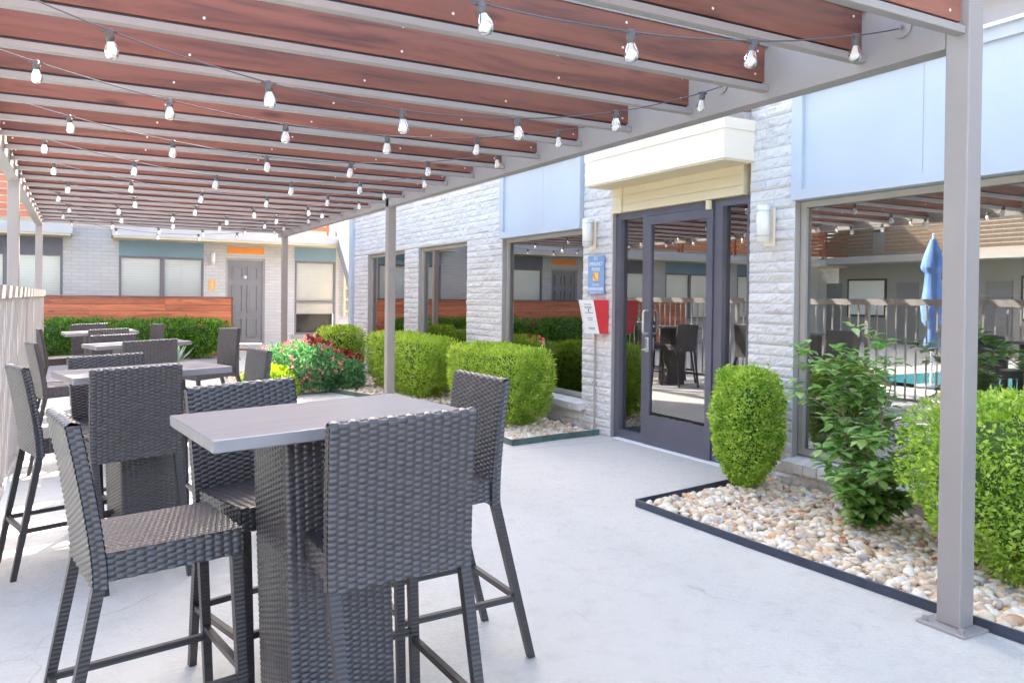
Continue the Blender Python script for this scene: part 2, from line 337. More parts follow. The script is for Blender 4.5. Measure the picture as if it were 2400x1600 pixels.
# ------------------------------------------------------------------ stools and tables
PW, PH, AMP = .0275, .0180, .0052
def hgt(u, v):
    c = np.floor(u/PW); fu = u/PW-c; s = (v/PH + .5*np.mod(c, 2)) % 1.0
    return AMP*(np.abs(np.sin(np.pi*fu))**.45)*(np.abs(np.sin(np.pi*s))**.7)
def grid(V, F, P0, fn, nu, nv, wu, wv, flip=False, ou=0, ov=0, k=1):
    """fn(u,v)->pos, normal arrays"""
    u = np.linspace(0, wu, nu+1); v = np.linspace(0, wv, nv+1); U, W = np.meshgrid(u, v)
    P, Nn = fn(U, W); Z = P + Nn*k*(hgt(U+ou, W+ov)[..., None])
    n0 = len(np.concatenate(V)) if V else 0
    V.append(Z.reshape(-1, 3)); idx = np.arange((nu+1)*(nv+1)).reshape(nv+1, nu+1)+n0
    q = np.stack([idx[:-1,:-1], idx[:-1,1:], idx[1:,1:], idx[1:,:-1]], -1).reshape(-1, 4)
    F.append(q[:, ::-1] if flip else q)
def flat(o, du, dv, n):
    o, du, dv, n = map(np.array, (o, du, dv, n)); 
    return lambda U, W: (o+U[..., None]*du+W[..., None]*dv, np.broadcast_to(n, U.shape+(3,)).astype(float))
def res(w): return max(2, int(w/.0034))
def resv(w): return max(2, int(w/.00275))
def wpanel(V, F, o, du, dv, n, w, h, ou=0, ov=0, k=1):
    flip = np.dot(np.cross(du, dv), n) < 0
    grid(V, F, None, flat(o, du, dv, n), res(w), resv(h), w, h, flip, ou, ov, k)
def seat_mesh():
    V, F = [], []; x0, x1, y0, y1, z0, z1 = -.205,.205,-.19,.215,.635,.715
    wpanel(V, F, (x0,y0,z1), (1,0,0), (0,1,0), (0,0,1), x1-x0, y1-y0, k=.5)
    wpanel(V, F, (x0,y1,z0), (1,0,0), (0,0,1), (0,1,0), x1-x0, z1-z0)
    wpanel(V, F, (x0,y0,z0), (1,0,0), (0,0,1), (0,-1,0), x1-x0, z1-z0)
    wpanel(V, F, (x0,y0,z0), (0,1,0), (0,0,1), (-1,0,0), y1-y0, z1-z0, .01)
    wpanel(V, F, (x1,y0,z0), (0,1,0), (0,0,1), (1,0,0), y1-y0, z1-z0, .01)
    V = np.concatenate(V); n = len(V)
    V = np.concatenate([V, [(x0,y0,z0),(x0,y1,z0),(x1,y1,z0),(x1,y0,z0)]]); F = np.concatenate(F+[np.array([[n,n+1,n+2,n+3]])])
    return fast_mesh('seat', V, F, smooth=True)
def back_mesh():
    # closed side profile of the curved back, swept across
    zz = np.linspace(.62, 1.085, 60)
    yo = -.205-.055*np.clip((zz-.66)/.425, 0, 1)**1.4; th = .034
    outer = np.stack([yo, zz], 1); inner = np.stack([yo+th, zz], 1)[::-1]
    a = np.linspace(np.pi, 0, 9)[1:-1]; cap = np.stack([yo[-1]+th/2+np.cos(a)*th/2, zz[-1]+np.sin(a)*th/2*.55], 1)
    prof = np.concatenate([outer, cap, inner]); seg = np.linalg.norm(np.diff(prof, axis=0), axis=1); s = np.concatenate([[0], np.cumsum(seg)])
    nr = np.gradient(prof, axis=0); nr = np.stack([-nr[:,1], nr[:,0]], 1); nr /= np.linalg.norm(nr, axis=1)[:, None]
    def fn(U, W):
        y = np.interp(W, s, prof[:,0]); z = np.interp(W, s, prof[:,1]); ny = np.interp(W, s, nr[:,0]); nz = np.interp(W, s, nr[:,1])
        return np.stack([U-.2175, y, z], -1), np.stack([0*y, ny, nz], -1)
    V, F = [], []; grid(V, F, None, fn, res(.435), int(s[-1]/.00275), .435, s[-1], True)
    # side strips
    for sx in (-1, 1):
        def fs(U, W, sx=sx):
            z = .62+W; y = -.205-.055*np.clip((z-.66)/.425, 0, 1)**1.4
            k = 1+.0*U; return np.stack([np.full_like(U, sx*.2165), y+U, z], -1), np.stack([np.full_like(U, sx), 0*U, 0*U], -1)*.8
        grid(V, F, None, fs, 8, 150, .034, .468, sx < 0, .011)
    V = np.concatenate(V); n = len(V)
    V = np.concatenate([V, [(-.2175,-.205,.62),(.2175,-.205,.62),(.2175,-.171,.62),(-.2175,-.171,.62)]]); F = np.concatenate(F+[np.array([[n+3,n+2,n+1,n]])])
    return fast_mesh('backrest', V, F, smooth=True)
ZR = .245
def legs_data():
    out = []
    for sx in (-1, 1):
        out.append(((sx*.195,.205,0), (sx*.19,.197,.64)))
        out.append(((sx*.200,-.330,0), (sx*.199,-.187,.64)))
    return out
def on_leg(p, q, z): t = z/.64; return tuple(p[i]+(q[i]-p[i])*t for i in range(3))
def make_stool():
    t = empty('bar_stool', (0,0,0))
    link('seat', seat_mesh(), wicker, t); link('backrest', back_mesh(), wicker, t)
    ld = legs_data()
    for p, q in ld:
        m = MB(); m.leg(p, q, .027, .033); m.build('leg', wleg, t)
    def rail(a, b, za, zb):
        m = MB(); m.bar(on_leg(*ld[a], za), on_leg(*ld[b], zb), .02, .022); m.build('footrest', wleg, t)
    rail(0, 2, ZR+.03, ZR+.03); rail(1, 3, ZR, ZR); rail(0, 1, ZR, ZR); rail(2, 3, ZR, ZR)
    return t
def make_table():
    t = empty('bar_table', (0,0,0))
    m = MB(); m.box((-.40,-.295,1.014), (.40,.295,1.05), bev=.004)
    m.build('tabletop', top_m, t)
    V, F = [], []; a = .165; z0, z1 = .015, 1.010
    for n, du in (((0,-1,0),(1,0,0)), ((0,1,0),(1,0,0)), ((-1,0,0),(0,1,0)), ((1,0,0),(0,1,0))):
        o = np.array(n)*a - np.array(du)*a; o[2] = z0
        wpanel(V, F, o, du, (0,0,1), n, 2*a, z1-z0)
    link('pedestal', fast_mesh('pedestal', np.concatenate(V), np.concatenate(F), smooth=True), wicker, t)
    m = MB(); m.box((-.20,-.20,0), (.20,.20,.013), bev=.003); m.build('base_plate', steel, t)
    return t
def put(o, x, y, deg):
    ex = .05; gx = (zg(x+ex, y)-zg(x-ex, y))/(2*ex); gy = (zg(x, y+ex)-zg(x, y-ex))/(2*ex)
    nrm = Vector((-gx, -gy, 1)).normalized(); q = Vector((0,0,1)).rotation_difference(nrm).to_matrix() @ Matrix.Rotation(R(deg), 3, 'Z')
    o.location = (x, y, zg(x, y)); o.rotation_euler = q.to_euler()
tables = [(.725,2.555,5, 'brown bar table nearest the camera, its wicker pedestal in front'),
          (.35,4.88,11, 'second bar table back, its far edge striped with sunlight'),
          (.51,8.05,11, 'third bar table back, between the fence and the flower bed'),
          (.27,11.15,6, 'farthest bar table, just in front of the rear hedge')]
t0 = make_table()
for i, (x, y, d, lb) in enumerate(tables):
    o = t0 if i == 0 else copy_tree(t0); put(o, x, y, d); tag(o, lb, 'table', 'bar tables in a row under the pergola')
FT = 'first table'
stools = [(.235,2.73,-90+8,'wicker bar stool nearest the camera on the left, seat shown side on'),
 (.665,3.03,180+13,'wicker bar stool behind the nearest table, its back rising over the tabletop'),
 (.835,2.33,1,'wicker bar stool in front of the nearest table, its broad back to the camera'),
 (1.23,2.87,90,'wicker bar stool at the right end of the nearest table, nearest the glass door'),
 (.25,4.68,12,'wicker bar stool in front of the second table, back to the camera'),
 (-.02,5.08,-90+14,'wicker bar stool beside the fence at the left end of the second table'),
 (.25,5.36,180+14,'wicker bar stool on the far side of the second table'),
 (.83,5.18,90+5,'wicker bar stool at the right end of the second table, beside the lime green plant'),
 (.53,7.62,12,'wicker bar stool in front of the third table, back to the camera'),
 (.40,8.80,180+12,'wicker bar stool on the far side of the third table'),
 (-.08,7.98,-90+12,'wicker bar stool beside the fence at the left end of the third table'),
 (1.21,8.35,90+15,'wicker bar stool at the right end of the third table, standing before the grey door'),
 (.34,10.9,4,'wicker bar stool in front of the farthest table, back to the camera'),
 (.19,11.9,180+8,'wicker bar stool on the far side of the farthest table, against the hedge'),
 (-.19,11.6,-90+14,'wicker bar stool beside the fence at the left end of the farthest table'),
 (.75,11.25,90+12,'wicker bar stool at the right end of the farthest table, seen edge on')]
s0 = make_stool()
for i, (x, y, d, lb) in enumerate(stools):
    o = s0 if i == 0 else copy_tree(s0); put(o, x, y, d); tag(o, lb, 'stool', 'dark wicker bar stools around the bar tables')

# ------------------------------------------------------------------ pergola
pg = empty('pergola', (3.35,2.08,0), 0, 'long pergola of beige steel posts and beams carrying red stained boards', 'pergola')
PI_ = Matrix.Translation((-3.35,-2.08,0))
def pbuild(mb, name, m, parent=pg, mats=None):
    mb.v = [(x-3.35, y-2.08, z) for x, y, z in mb.v] if parent is pg else mb.v
    return mb.build(name, m, parent, mats)
def post(x, y, h0):
    b = MB(); b.box((x-.05,y-.053,h0+.012),(x+.05,y+.053,2.86), bev=.006); p = pbuild(b, 'post', metal_beige)
    b = MB(); b.box((x-.11-3.35,y-.11-2.08,h0),(x+.11-3.35,y+.11-2.08,h0+.012), bev=.003); b.build('base_plate', metal_beige, p)
    for sx in (-1,1):
        for sy in (-1,1):
            b = MB(); b.tube((x+sx*.082-3.35,y+sy*.082-2.08,h0+.012),(x+sx*.082-3.35,y+sy*.082-2.08,h0+.032),.012,n=6); b.build('bolt', metal_beige, p)
for y in (2.083, 9.25, 14.95):
    post(3.35, y, 0 if y < 12 else 0)
    post(-.57, y, zg(-.57, y))
YE = 15.3
b = MB(); b.box((3.30,2.137,2.505),(3.312,YE,2.86)); b.box((3.312,2.137,2.505),(3.40,YE,2.517)); b.box((3.312,2.137,2.848),(3.40,YE,2.86)); pbuild(b, 'beam', metal_beige)
b = MB(); b.box((-.62,2.137,2.505),(-.52,YE,2.86), bev=.004); pbuild(b, 'beam', metal_beige)
ky = [2.045]+[2.53+.612*k for k in range(21)]
for i, y in enumerate(ky):
    j = MB(); x0, x1 = -.519, 3.299
    j.box((x0,y,2.545),(x1,y+.050,2.580), bev=.004); pbuild(j, 'rafter', metal_beige)
    b = MB(); b.box((x0+.012,y+.012,2.594),(x1-.02,y+.050,2.790), bev=.003); b.box((x0+.02,y+.020,2.5805),(x1-.03,y+.046,2.5935), 3)  # black strip under the board is painted shade for the open gap
    b.box((x0+.003,y+.004,2.7905),(x1-.002,y+.055,2.812), 1)
    for sx in (.05, 1.0, 1.95, 2.85, 3.74):
        for z in (2.630, 2.755):
            xx = x0+sx+random.uniform(-.02,.02); b.tube((xx,y+.0125,z),(xx,y+.0095,z),.0065,n=8,mi=2)
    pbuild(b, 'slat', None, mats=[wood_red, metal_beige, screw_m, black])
# ------------------------------------------------------------------ string lights
strs = [(2.34,2.98,.28),(3.50,3.15,.37),(4.60,2.86,.27),(5.76,2.99,.26),(6.90,2.82,.27),(8.10,2.86,.26),(9.28,2.95,.27),(10.45,2.84,.26),(11.6,2.93,.25),(12.8,2.86,.26),(14.0,2.95,.25)]
ordn = ['nearest the camera','second from the camera','third from the camera','fourth from the camera','fifth from the camera','sixth from the camera','seventh from the camera','eighth from the camera','third from the far end','second from the far end','farthest from the camera']
def bulb_meshes():
    s = MB(); s.lathe([(0,.012),(.012,.012),(.0155,.006),(.0165,-.012),(.019,-.014),(.019,-.034),(.0165,-.036),(.0165,-.044),(0,-.044)], 14); s.box((-.036,-.005,-.004),(.036,.005,.006), bev=.003)
    b = MB(); b.lathe([(.015,-.038),(.0175,-.048),(.0235,-.062),(.029,-.078),(.0305,-.090),(.028,-.103),(.020,-.113),(.010,-.118),(0,-.119)], 16)
    f = MB(); f.tube((0,0,-.05),(0,0,-.075),.004,n=6); f.tube((.005,0,-.072),(.006,0,-.108),.0016,n=5); f.tube((-.005,0,-.072),(-.006,0,-.108),.0016,n=5); f.tube((0,.004,-.07),(0,.006,-.105),.0016,n=5)
    return s.mesh('lamp_socket'), b.mesh('bulb'), f.mesh('filament')
sm_, bm_, fm_ = bulb_meshes(); sm_.materials.append(sock_m); bm_.materials.append(bulb_m); fm_.materials.append(filament_m)
for i, (y, xb, sag) in enumerate(strs):
    z0, z1 = 2.655, 2.63; xa, xe = 3.298, -.518
    def zc(x): t = (xa-x)/(xa-xe); return z0+(z1-z0)*t-4*sag*t*(1-t)
    rt = empty('string_light', (xa, y, z0), 0, 'sagging string of clear bulbs across the pergola, %s' % ordn[i], 'string lights', 'string lights hung across the pergola')
    c = MB(); n = 44
    pts = [(xa+(xe-xa)*k/n, y+.004*math.sin(k*.9+i), zc(xa+(xe-xa)*k/n)) for k in range(n+1)]
    for p, q in zip(pts, pts[1:]): c.tube((p[0]-xa,p[1]-y,p[2]-z0),(q[0]-xa,q[1]-y,q[2]-z0),.0034,n=6,caps=False)
    c.build('cable', cable_m, rt)
    for xx, d in ((xa, -1), (xe, 1)):
        m = MB(); zz = zc(xx)-z0
        m.tube((xx-xa,0,zz),(xx-xa+d*.006,0,zz),.045,n=24); m.tube((xx-xa+d*.006,0,zz),(xx-xa+d*.03,0,zz),.011,n=8); m.build('anchor_plate', metal_beige, rt)
    for k in range(7):
        x = xb-.61*k
        if x < xe+.12: break
        tlt = R(random.uniform(-9, 9)); sk = link('lamp_socket', sm_, None, rt); sk.location = (x-xa, 0, zc(x)-z0-.004); sk.rotation_euler = (R(random.uniform(-14,14)), tlt, 0); sk.scale = (.9,.9,.9)
        bb = link('bulb', bm_, None, sk); ff = link('filament', fm_, None, sk)

# ------------------------------------------------------------------ foliage
def leaves(P, Nn, size, aspect=.5, jitter=.8, up=0.0, fold=.25, size_var=.35):
    """quads: P positions (n,3), Nn preferred leaf axis (n,3)"""
    n = len(P); d = Nn + rng.normal(0, jitter, (n,3)); d[:,2] += up; d /= np.linalg.norm(d, axis=1)[:,None]
    r = rng.normal(0,1,(n,3)); s = np.cross(d, r); s /= np.linalg.norm(s, axis=1)[:,None]; w = np.cross(d, s)
    L_ = size*(1+rng.uniform(-size_var, size_var, (n,1))); W_ = L_*aspect
    a = P; b = P+d*L_*.5+s*W_*.5+w*L_*fold*.4; c = P+d*L_; e = P+d*L_*.5-s*W_*.5+w*L_*fold*.4
    V = np.stack([a,b,c,e],1).reshape(-1,3); F = np.arange(4*n).reshape(n,4); return V, F
def shape_points(n, kind, c, h, taper=None, depth=.12, pnoise=.05, seed=0):
    """random points near the surface of a superellipsoid; returns points, outward normals"""
    cx, cy, cz = c; hx, hy, hz = h; r = np.random.default_rng(seed+5)
    d = r.normal(0,1,(n,3)); d /= np.linalg.norm(d, axis=1)[:,None]
    p = {'round':2.6, 'box':9.0, 'cyl':4.5}[kind]
    q = np.abs(d)**p; s = (q.sum(1))**(-1/p); pt = d*s[:,None]
    nr = np.sign(pt)*np.abs(pt)**(p-1)/np.array([hx,hy,hz]); nr /= np.linalg.norm(nr, axis=1)[:,None]
    t = r.uniform(0,1,n)**2*depth
    lump = np.array([noise.noise(Vector(x)*2.6+Vector((seed*3.1,0,0))) for x in (pt*np.array([hx,hy,hz])*2.2)])
    k = (1-t+pnoise*lump*2)
    pt = pt*k[:,None]
    if taper is not None:
        f = taper(pt[:,2]); pt[:,0] *= f; pt[:,1] *= f
    P = pt*np.array([hx,hy,hz])+np.array([cx,cy,cz]); return P, nr
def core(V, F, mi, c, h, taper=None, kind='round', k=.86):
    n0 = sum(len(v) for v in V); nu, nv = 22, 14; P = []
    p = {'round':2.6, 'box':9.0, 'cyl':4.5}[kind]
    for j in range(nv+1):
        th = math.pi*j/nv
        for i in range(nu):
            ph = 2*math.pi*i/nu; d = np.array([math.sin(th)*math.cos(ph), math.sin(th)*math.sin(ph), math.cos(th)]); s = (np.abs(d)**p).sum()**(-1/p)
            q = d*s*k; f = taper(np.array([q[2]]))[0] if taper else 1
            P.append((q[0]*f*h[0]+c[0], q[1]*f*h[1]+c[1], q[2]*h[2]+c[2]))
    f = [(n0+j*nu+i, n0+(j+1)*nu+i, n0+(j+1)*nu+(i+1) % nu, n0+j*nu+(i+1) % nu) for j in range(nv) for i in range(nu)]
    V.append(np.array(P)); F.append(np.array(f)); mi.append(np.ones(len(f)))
def bush(name, loc, c, h, n, lsize, kind, leafm, label, cat, group=None, taper=None, aspect=.5, jitter=.7, up=.3, seed=0, depth=.14, pn=.05, stems=True, k=.76, clump=0):
    rt = empty(name, loc, 0, label, cat, group)
    P, nr = shape_points(n, kind, c, h, taper, depth, pn, seed)
    V, F, mi = [], [], []
    q = rng.choice(len(P), max(20, n//90)); sp = []; sn = []
    for i in q:
        ax = nr[i]*.6+np.array([0,0,.7])+rng.normal(0,.25,3); ax /= np.linalg.norm(ax); Ls = rng.uniform(.02,.065)
        for kk in range(5): sp.append(P[i]+ax*Ls*kk/4); sn.append(ax+rng.normal(0,.5,3))
    P = np.concatenate([P, sp]); nr = np.concatenate([nr, sn])
    v, f = leaves(P, nr, lsize, aspect, jitter, up, size_var=.5); V.append(v); F.append(f); mi.append(np.zeros(len(f)))
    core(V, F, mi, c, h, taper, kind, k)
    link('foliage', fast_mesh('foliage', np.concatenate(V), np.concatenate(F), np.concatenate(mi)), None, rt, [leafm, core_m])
    if stems:
        m = MB(); r = random.Random(seed)
        for i in range(9):
            a = r.uniform(0, 6.28); m.tube((math.cos(a)*.03+c[0], math.sin(a)*.03+c[1], 0), (c[0]+math.cos(a)*h[0]*.45, c[1]+math.sin(a)*h[1]*.35, max(.25, c[2]*.8)), .009, .005, 6)
        m.build('trunk', bark, rt)
    return rt
tap_ball = lambda z: np.where(z < -.2, 1-.50*np.maximum(0,(-z-.2)/.8)**1.5, 1.0)
tap_hedge = lambda z: np.where(z < -.1, 1-.30*np.maximum(0,(-z-.1)/.9)**1.6, 1.0)
bush('boxwood_shrub', (4.345,4.30,.02), (0,0,.455), (.205,.22,.410), 19000, .026, 'cyl', leaf_box, 'egg shaped boxwood shrub clipped flat on top, beside the glass door', 'shrub', taper=tap_ball, seed=1, up=.25, depth=.22, pn=.05)
bush('boxwood_hedge', (4.25,1.86,.02), (0,0,.465), (.47,.88,.45), 38000, .028, 'cyl', leaf_box, 'yellow green boxwood hedge behind the nearest pergola post', 'hedge', taper=lambda z: np.where(z < -.1, 1-.30*np.maximum(0,(-z-.1)/.9)**1.6, 1.0), seed=2, up=.2, depth=.22, pn=.06)
GH = 'clipped thuja hedges along the block wall'
bush('thuja_hedge', (4.20,7.98,.02), (0,0,.42), (.31,.80,.41), 34000, .038, 'box', leaf_thuja, 'clipped thuja hedge behind the right hand stool, left of the red box', 'hedge', GH, taper=tap_hedge, aspect=.3, seed=3, up=.7, depth=.2, pn=.05)
bush('thuja_hedge', (4.22,10.85,.02), (0,0,.42), (.31,1.12,.41), 30000, .042, 'box', leaf_thuja, 'clipped thuja hedge behind the middle pergola post', 'hedge', GH, taper=tap_hedge, aspect=.3, seed=4, up=.7, depth=.2, pn=.05)
bush('thuja_hedge', (3.98,13.5,.02), (0,0,.42), (.32,.38,.41), 8000, .06, 'box', leaf_thuja, 'small square thuja bush behind the red and pink flowers', 'hedge', GH, taper=tap_hedge, aspect=.3, seed=5, up=.5, depth=.22, pn=.06)
GR = 'low hedges in front of the red board wall'
bush('low_hedge', (-.05,18.75,0), (0,0,.47), (.80,.36,.36), 9000, .075, 'box', leaf_dark, 'shaggy low hedge left of the gap before the red board wall', 'hedge', GR, aspect=.35, seed=6, up=.5, depth=.25, pn=.1, taper=tap_hedge)
bush('low_hedge', (1.85,18.75,0), (0,0,.46), (1.03,.38,.36), 13000, .075, 'box', leaf_dark, 'shaggy low hedge right of the gap, ending near the grey door', 'hedge', GR, aspect=.35, seed=7, up=.5, depth=.25, pn=.1, taper=tap_hedge)
bush('low_hedge', (-3.2,18.75,0), (0,0,.46), (1.9,.38,.36), 9000, .09, 'box', leaf_dark, 'low hedge running on to the left behind the fence', 'hedge', GR, aspect=.35, seed=8, up=.5, depth=.25, pn=.1, taper=tap_hedge)
# flower bed
def flowers():
    rt = empty('lantana_bush', (2.95,12.0,0), 0, 'sprawling lantana bush covered in pink flower heads', 'flower bush')
    P, nr = shape_points(9000, 'round', (0,0,.26), (.60,.75,.40), None, .45, .16, 21)
    P = P[P[:,2] > 0.02]; v, f = leaves(P, np.tile([0,-.1,.6],(len(P),1)), .055, .5, .8, .2)
    link('foliage', fast_mesh('foliage', v, f), leaf_fl, rt)
    V, F = [], []; n0 = 0
    P, nr = shape_points(170, 'round', (0,0,.27), (.62,.78,.43), None, .03, .14, 22); P = P[P[:,2] > .12]
    pp = np.repeat(P, 12, 0)+rng.normal(0,.014,(len(P)*12,3)); v, f = leaves(pp, np.tile([0,0,1.],(len(pp),1)), .022, .9, .7, .3)
    link('flower_heads', fast_mesh('flower_heads', v, f), pink_m, rt)
    rt = empty('lantana_bush', (3.45,11.75,0), 0, 'leafy flower clump spilling onto the white stones', 'flower bush')
    P, nr = shape_points(3500, 'round', (0,0,.2), (.34,.42,.28), None, .45, .16, 23)
    P = P[P[:,2] > 0.02]; v, f = leaves(P, np.tile([0,-.1,.6],(len(P),1)), .06, .5, .8, .2); link('foliage', fast_mesh('foliage', v, f), leaf_fl, rt)
    for i, (x, y, z, s, n, lb) in enumerate([(3.35,12.6,.50,.20,480,'dark red coleus standing tallest among the flowers'),(3.72,12.3,.30,.20,480,'dark red coleus low beside the downspout')]):
        rt = empty('coleus', (x,y,0), 0, lb, 'plant', 'dark red coleus plants')
        P, nr = shape_points(n, 'round', (0,0,z), (s*1.2,s*1.2,s), None, .5, .2, 30+i)
        v, f = leaves(P, np.tile([0,-.2,.5],(len(P),1)), .085, .6, .7, .2); link('foliage', fast_mesh('foliage', v, f), leaf_red, rt)
        m = MB(); m.tube((0,0,0),(0,0,z),.012,n=6); m.build('stem', bark, rt)
    rt = empty('lime_plant', (2.36,11.45,0), 0, 'bright lime green mounded plant beside the pink flowers', 'plant')
    P, nr = shape_points(5200, 'round', (0,0,.16), (.36,.40,.24), None, .4, .12, 40); nr = nr[P[:,2] > .01]; P = P[P[:,2] > .01]
    v, f = leaves(P, nr, .05, .5, .7, .5); link('foliage', fast_mesh('foliage', v, f), leaf_lime, rt)
flowers()
# agave
rt = empty('agave', (1.62,16.3,0), 0, 'spiky pale agave in the gravel before the low hedge', 'plant')
m = MB(); r = random.Random(3)
for i in range(26):
    a = i*2.4; tl = r.uniform(.25, 1.0); d = Vector((math.cos(a)*math.sin(tl), math.sin(a)*math.sin(tl), math.cos(tl))); s = Vector((-math.sin(a), math.cos(a), 0)); Ln = r.uniform(.45,.62)
    p0 = Vector((0,0,.02)); p1 = p0+d*Ln*.45; p2 = p0+d*Ln+Vector((0,0,-.06*tl))
    m.face([p0-s*.014, p0+s*.014, p1+s*.024, p1-s*.024]); m.face([p1-s*.024, p1+s*.024, p2])
m.build('leaves', leaf_agave, rt)
# camellia
def camellia():
    rt = empty('camellia', (4.20,3.22,.03), 0, 'loose young camellia with large glossy leaves in front of the big window', 'shrub')
    r = random.Random(11); m = MB(); tips = []
    def br(p, d, Ln, rad, lv):
        n = 4; q = Vector(p); dd = Vector(d).normalized()
        for k in range(n):
            nd = (dd+Vector((r.uniform(-.16,.16), r.uniform(-.16,.16), r.uniform(-.05,.12)))).normalized(); nq = q+nd*Ln/n
            m.tube(q, nq, rad*(1-.18*k), rad*(1-.18*(k+1)), 6, caps=False)
            if lv > 0 and k >= 0: tips.append((nq.copy(), nd.copy()))
            q, dd = nq, nd
            if lv < 2 and (k in (1, 2, 3) or lv == 0):
                for _ in range(2 if lv == 0 else 1):
                    a = r.uniform(0, 6.28); side = Vector((math.cos(a), math.sin(a), r.uniform(-.1,.5))); br(q, (dd*.4+side).normalized(), Ln*r.uniform(.24,.42), rad*.5, lv+1)
        tips.append((q, dd))
    for d, Ln in (((-.20,.13,1),.86),((.16,-.14,1),.92),((.02,.22,1),.72),((-.05,-.25,.9),.50),((-.5,-.3,.6),.26),((.4,-.4,.5),.24)): br((r.uniform(-.04,.04), r.uniform(-.04,.04), 0), d, Ln, .011, 0)
    m.build('trunk', bark, rt)
    V, F = [], []
    for q, dd in tips:
        if q.z < .05: continue
        for k in range(r.choice((1, 2, 2, 3))):
            a = r.uniform(0, 6.28); d = Vector((math.cos(a), math.sin(a), r.uniform(-.45,.45))).normalized(); Ln = r.uniform(.075,.105); W = Ln*.30
            s = d.cross(Vector((0,0,1))).normalized(); u = s.cross(d)
            if u.z < 0: u = -u
            p0 = q+d*.012; n0 = len(V)
            pts = [p0, p0+d*Ln*.28+s*W*.8+u*.006, p0+d*Ln*.62+s*W*.9+u*.008, p0+d*Ln-u*.006, p0+d*Ln*.62-s*W*.9+u*.008, p0+d*Ln*.28-s*W*.8+u*.006, p0+d*Ln*.3, p0+d*Ln*.65]
            V += [tuple(x) for x in pts]; F += [(n0,n0+1,n0+6,n0+6),(n0+1,n0+2,n0+7,n0+6),(n0+2,n0+3,n0+7,n0+7),(n0+3,n0+4,n0+7,n0+7),(n0+4,n0+5,n0+6,n0+7),(n0+5,n0,n0+6,n0+6)]
    mm = MB(); mm.v = V
    for f in F: mm.f.append(tuple(dict.fromkeys(f))); mm.mi.append(0); mm.sm.append(True)
    mm.build('foliage', leaf_cam, rt)
camellia()

# ------------------------------------------------------------------ gravel beds
def inpoly(x, y, poly):
    c = np.zeros(len(x), bool); n = len(poly)
    for i in range(n):
        x0, y0 = poly[i]; x1, y1 = poly[(i+1) % n]
        if y0 == y1: continue
        t = (y0 > y) != (y1 > y); c ^= t & (x < (x1-x0)*(y-y0)/(y1-y0)+x0)
    return c
def ico():
    bm = bmesh.new(); bmesh.ops.create_icosphere(bm, subdivisions=2, radius=1); V = np.array([v.co[:] for v in bm.verts]); F = np.array([[v.index for v in f.verts] for f in bm.faces]); bm.free(); return V, F
def gravel(name, poly, density, size, layers, zb, kind='stuff'):
    IV, IF = ico(); xs_ = [p[0] for p in poly]; ys_ = [p[1] for p in poly]; A = (max(xs_)-min(xs_))*(max(ys_)-min(ys_)); Vs, Fs = [], []; n0 = 0
    tmpl = []
    for k in range(10):
        s = np.array([noise.noise(Vector(v)*.9+Vector((k*7.3,0,0))) for v in IV]); tmpl.append(IV*(1+.38*s[:,None]))
    for ly in range(layers):
        n = int(A*density); x = rng.uniform(min(xs_), max(xs_), n); y = rng.uniform(min(ys_), max(ys_), n); ok = inpoly(x, y, poly); x, y = x[ok], y[ok]
        for i in range(len(x)):
            s = size*rng.uniform(.55,1.3); T = tmpl[rng.integers(10)]*np.array([s, s*rng.uniform(.6,.85), s*rng.uniform(.35,.6)])
            a, bt = rng.uniform(0,6.28), rng.normal(0,.35); ca, sa, cb, sb = math.cos(a), math.sin(a), math.cos(bt), math.sin(bt)
            T = T @ np.array([[cb,0,-sb],[0,1,0],[sb,0,cb]]); T = T @ np.array([[ca,sa,0],[-sa,ca,0],[0,0,1]])
            Vs.append(T+np.array([x[i], y[i], zb+ly*size*.42+rng.uniform(-.004,.006)])); Fs.append(IF+n0); n0 += len(IV)
    return tag(link(name, fast_mesh(name, np.concatenate(Vs), np.concatenate(Fs), smooth=True), stone_m), kind=kind)
bedR = [(3.34,4.29),(3.362,3.3),(3.424,2.14),(3.51,.6),(4.72,.6),(4.72,4.44)]
bedL = [(3.64,6.64),(3.60,10.3),(3.24,11.45),(2.2,11.1),(2.0,12.6),(2.3,15.1),(4.72,15.1),(4.72,6.76)]
def gin(p, d=.035):
    n = len(p); A = sum(p[i][0]*p[(i+1) % n][1]-p[(i+1) % n][0]*p[i][1] for i in range(n)); s = 1 if A > 0 else -1; out = []
    for i in range(n):
        a, b, c = Vector(p[i-1]), Vector(p[i]), Vector(p[(i+1) % n]); u = (b-a).normalized(); v = (c-b).normalized()
        n1 = Vector((-u.y, u.x))*s; n2 = Vector((-v.y, v.x))*s; h = (n1+n2).normalized(); k = d/max(.35, h.dot(n1)); out.append((b.x+h.x*k, b.y+h.y*k))
    return out
gravel('gravel', gin(bedR), 520, .0345, 2, .014)
gravel('gravel', gin([(3.64,6.64),(3.62,9.3),(4.72,9.3),(4.72,6.76)]), 560, .033, 2, .014)
gravel('gravel', gin([(3.62,9.3),(3.60,10.3),(3.24,11.45),(2.2,11.1),(2.0,12.6),(2.3,15.1),(4.72,15.1),(4.72,9.3)],.035), 420, .034, 1, .03)
for nm, p in (('soil_bed', bedR), ('soil_bed', bedL)):
    mb = MB(); mb.face([(x, y, .012) for x, y in gin(p, .006)]); tag(mb.build(nm, simple('bed_base', (.36,.31,.26), .9, 0, .3, 30, .6, 80)), kind='structure')
def edging(name, pts, h, m, label):
    mb = MB()
    for p, q in zip(pts, pts[1:]): mb.bar((p[0],p[1],h/2-.005),(q[0],q[1],h/2-.005), .008, h+.01)
    for p, q in zip(pts, pts[1:]): mb.tube((p[0],p[1],h),(q[0],q[1],h), .006, n=6)
    return tag(mb.build(name, m), label, 'edging')
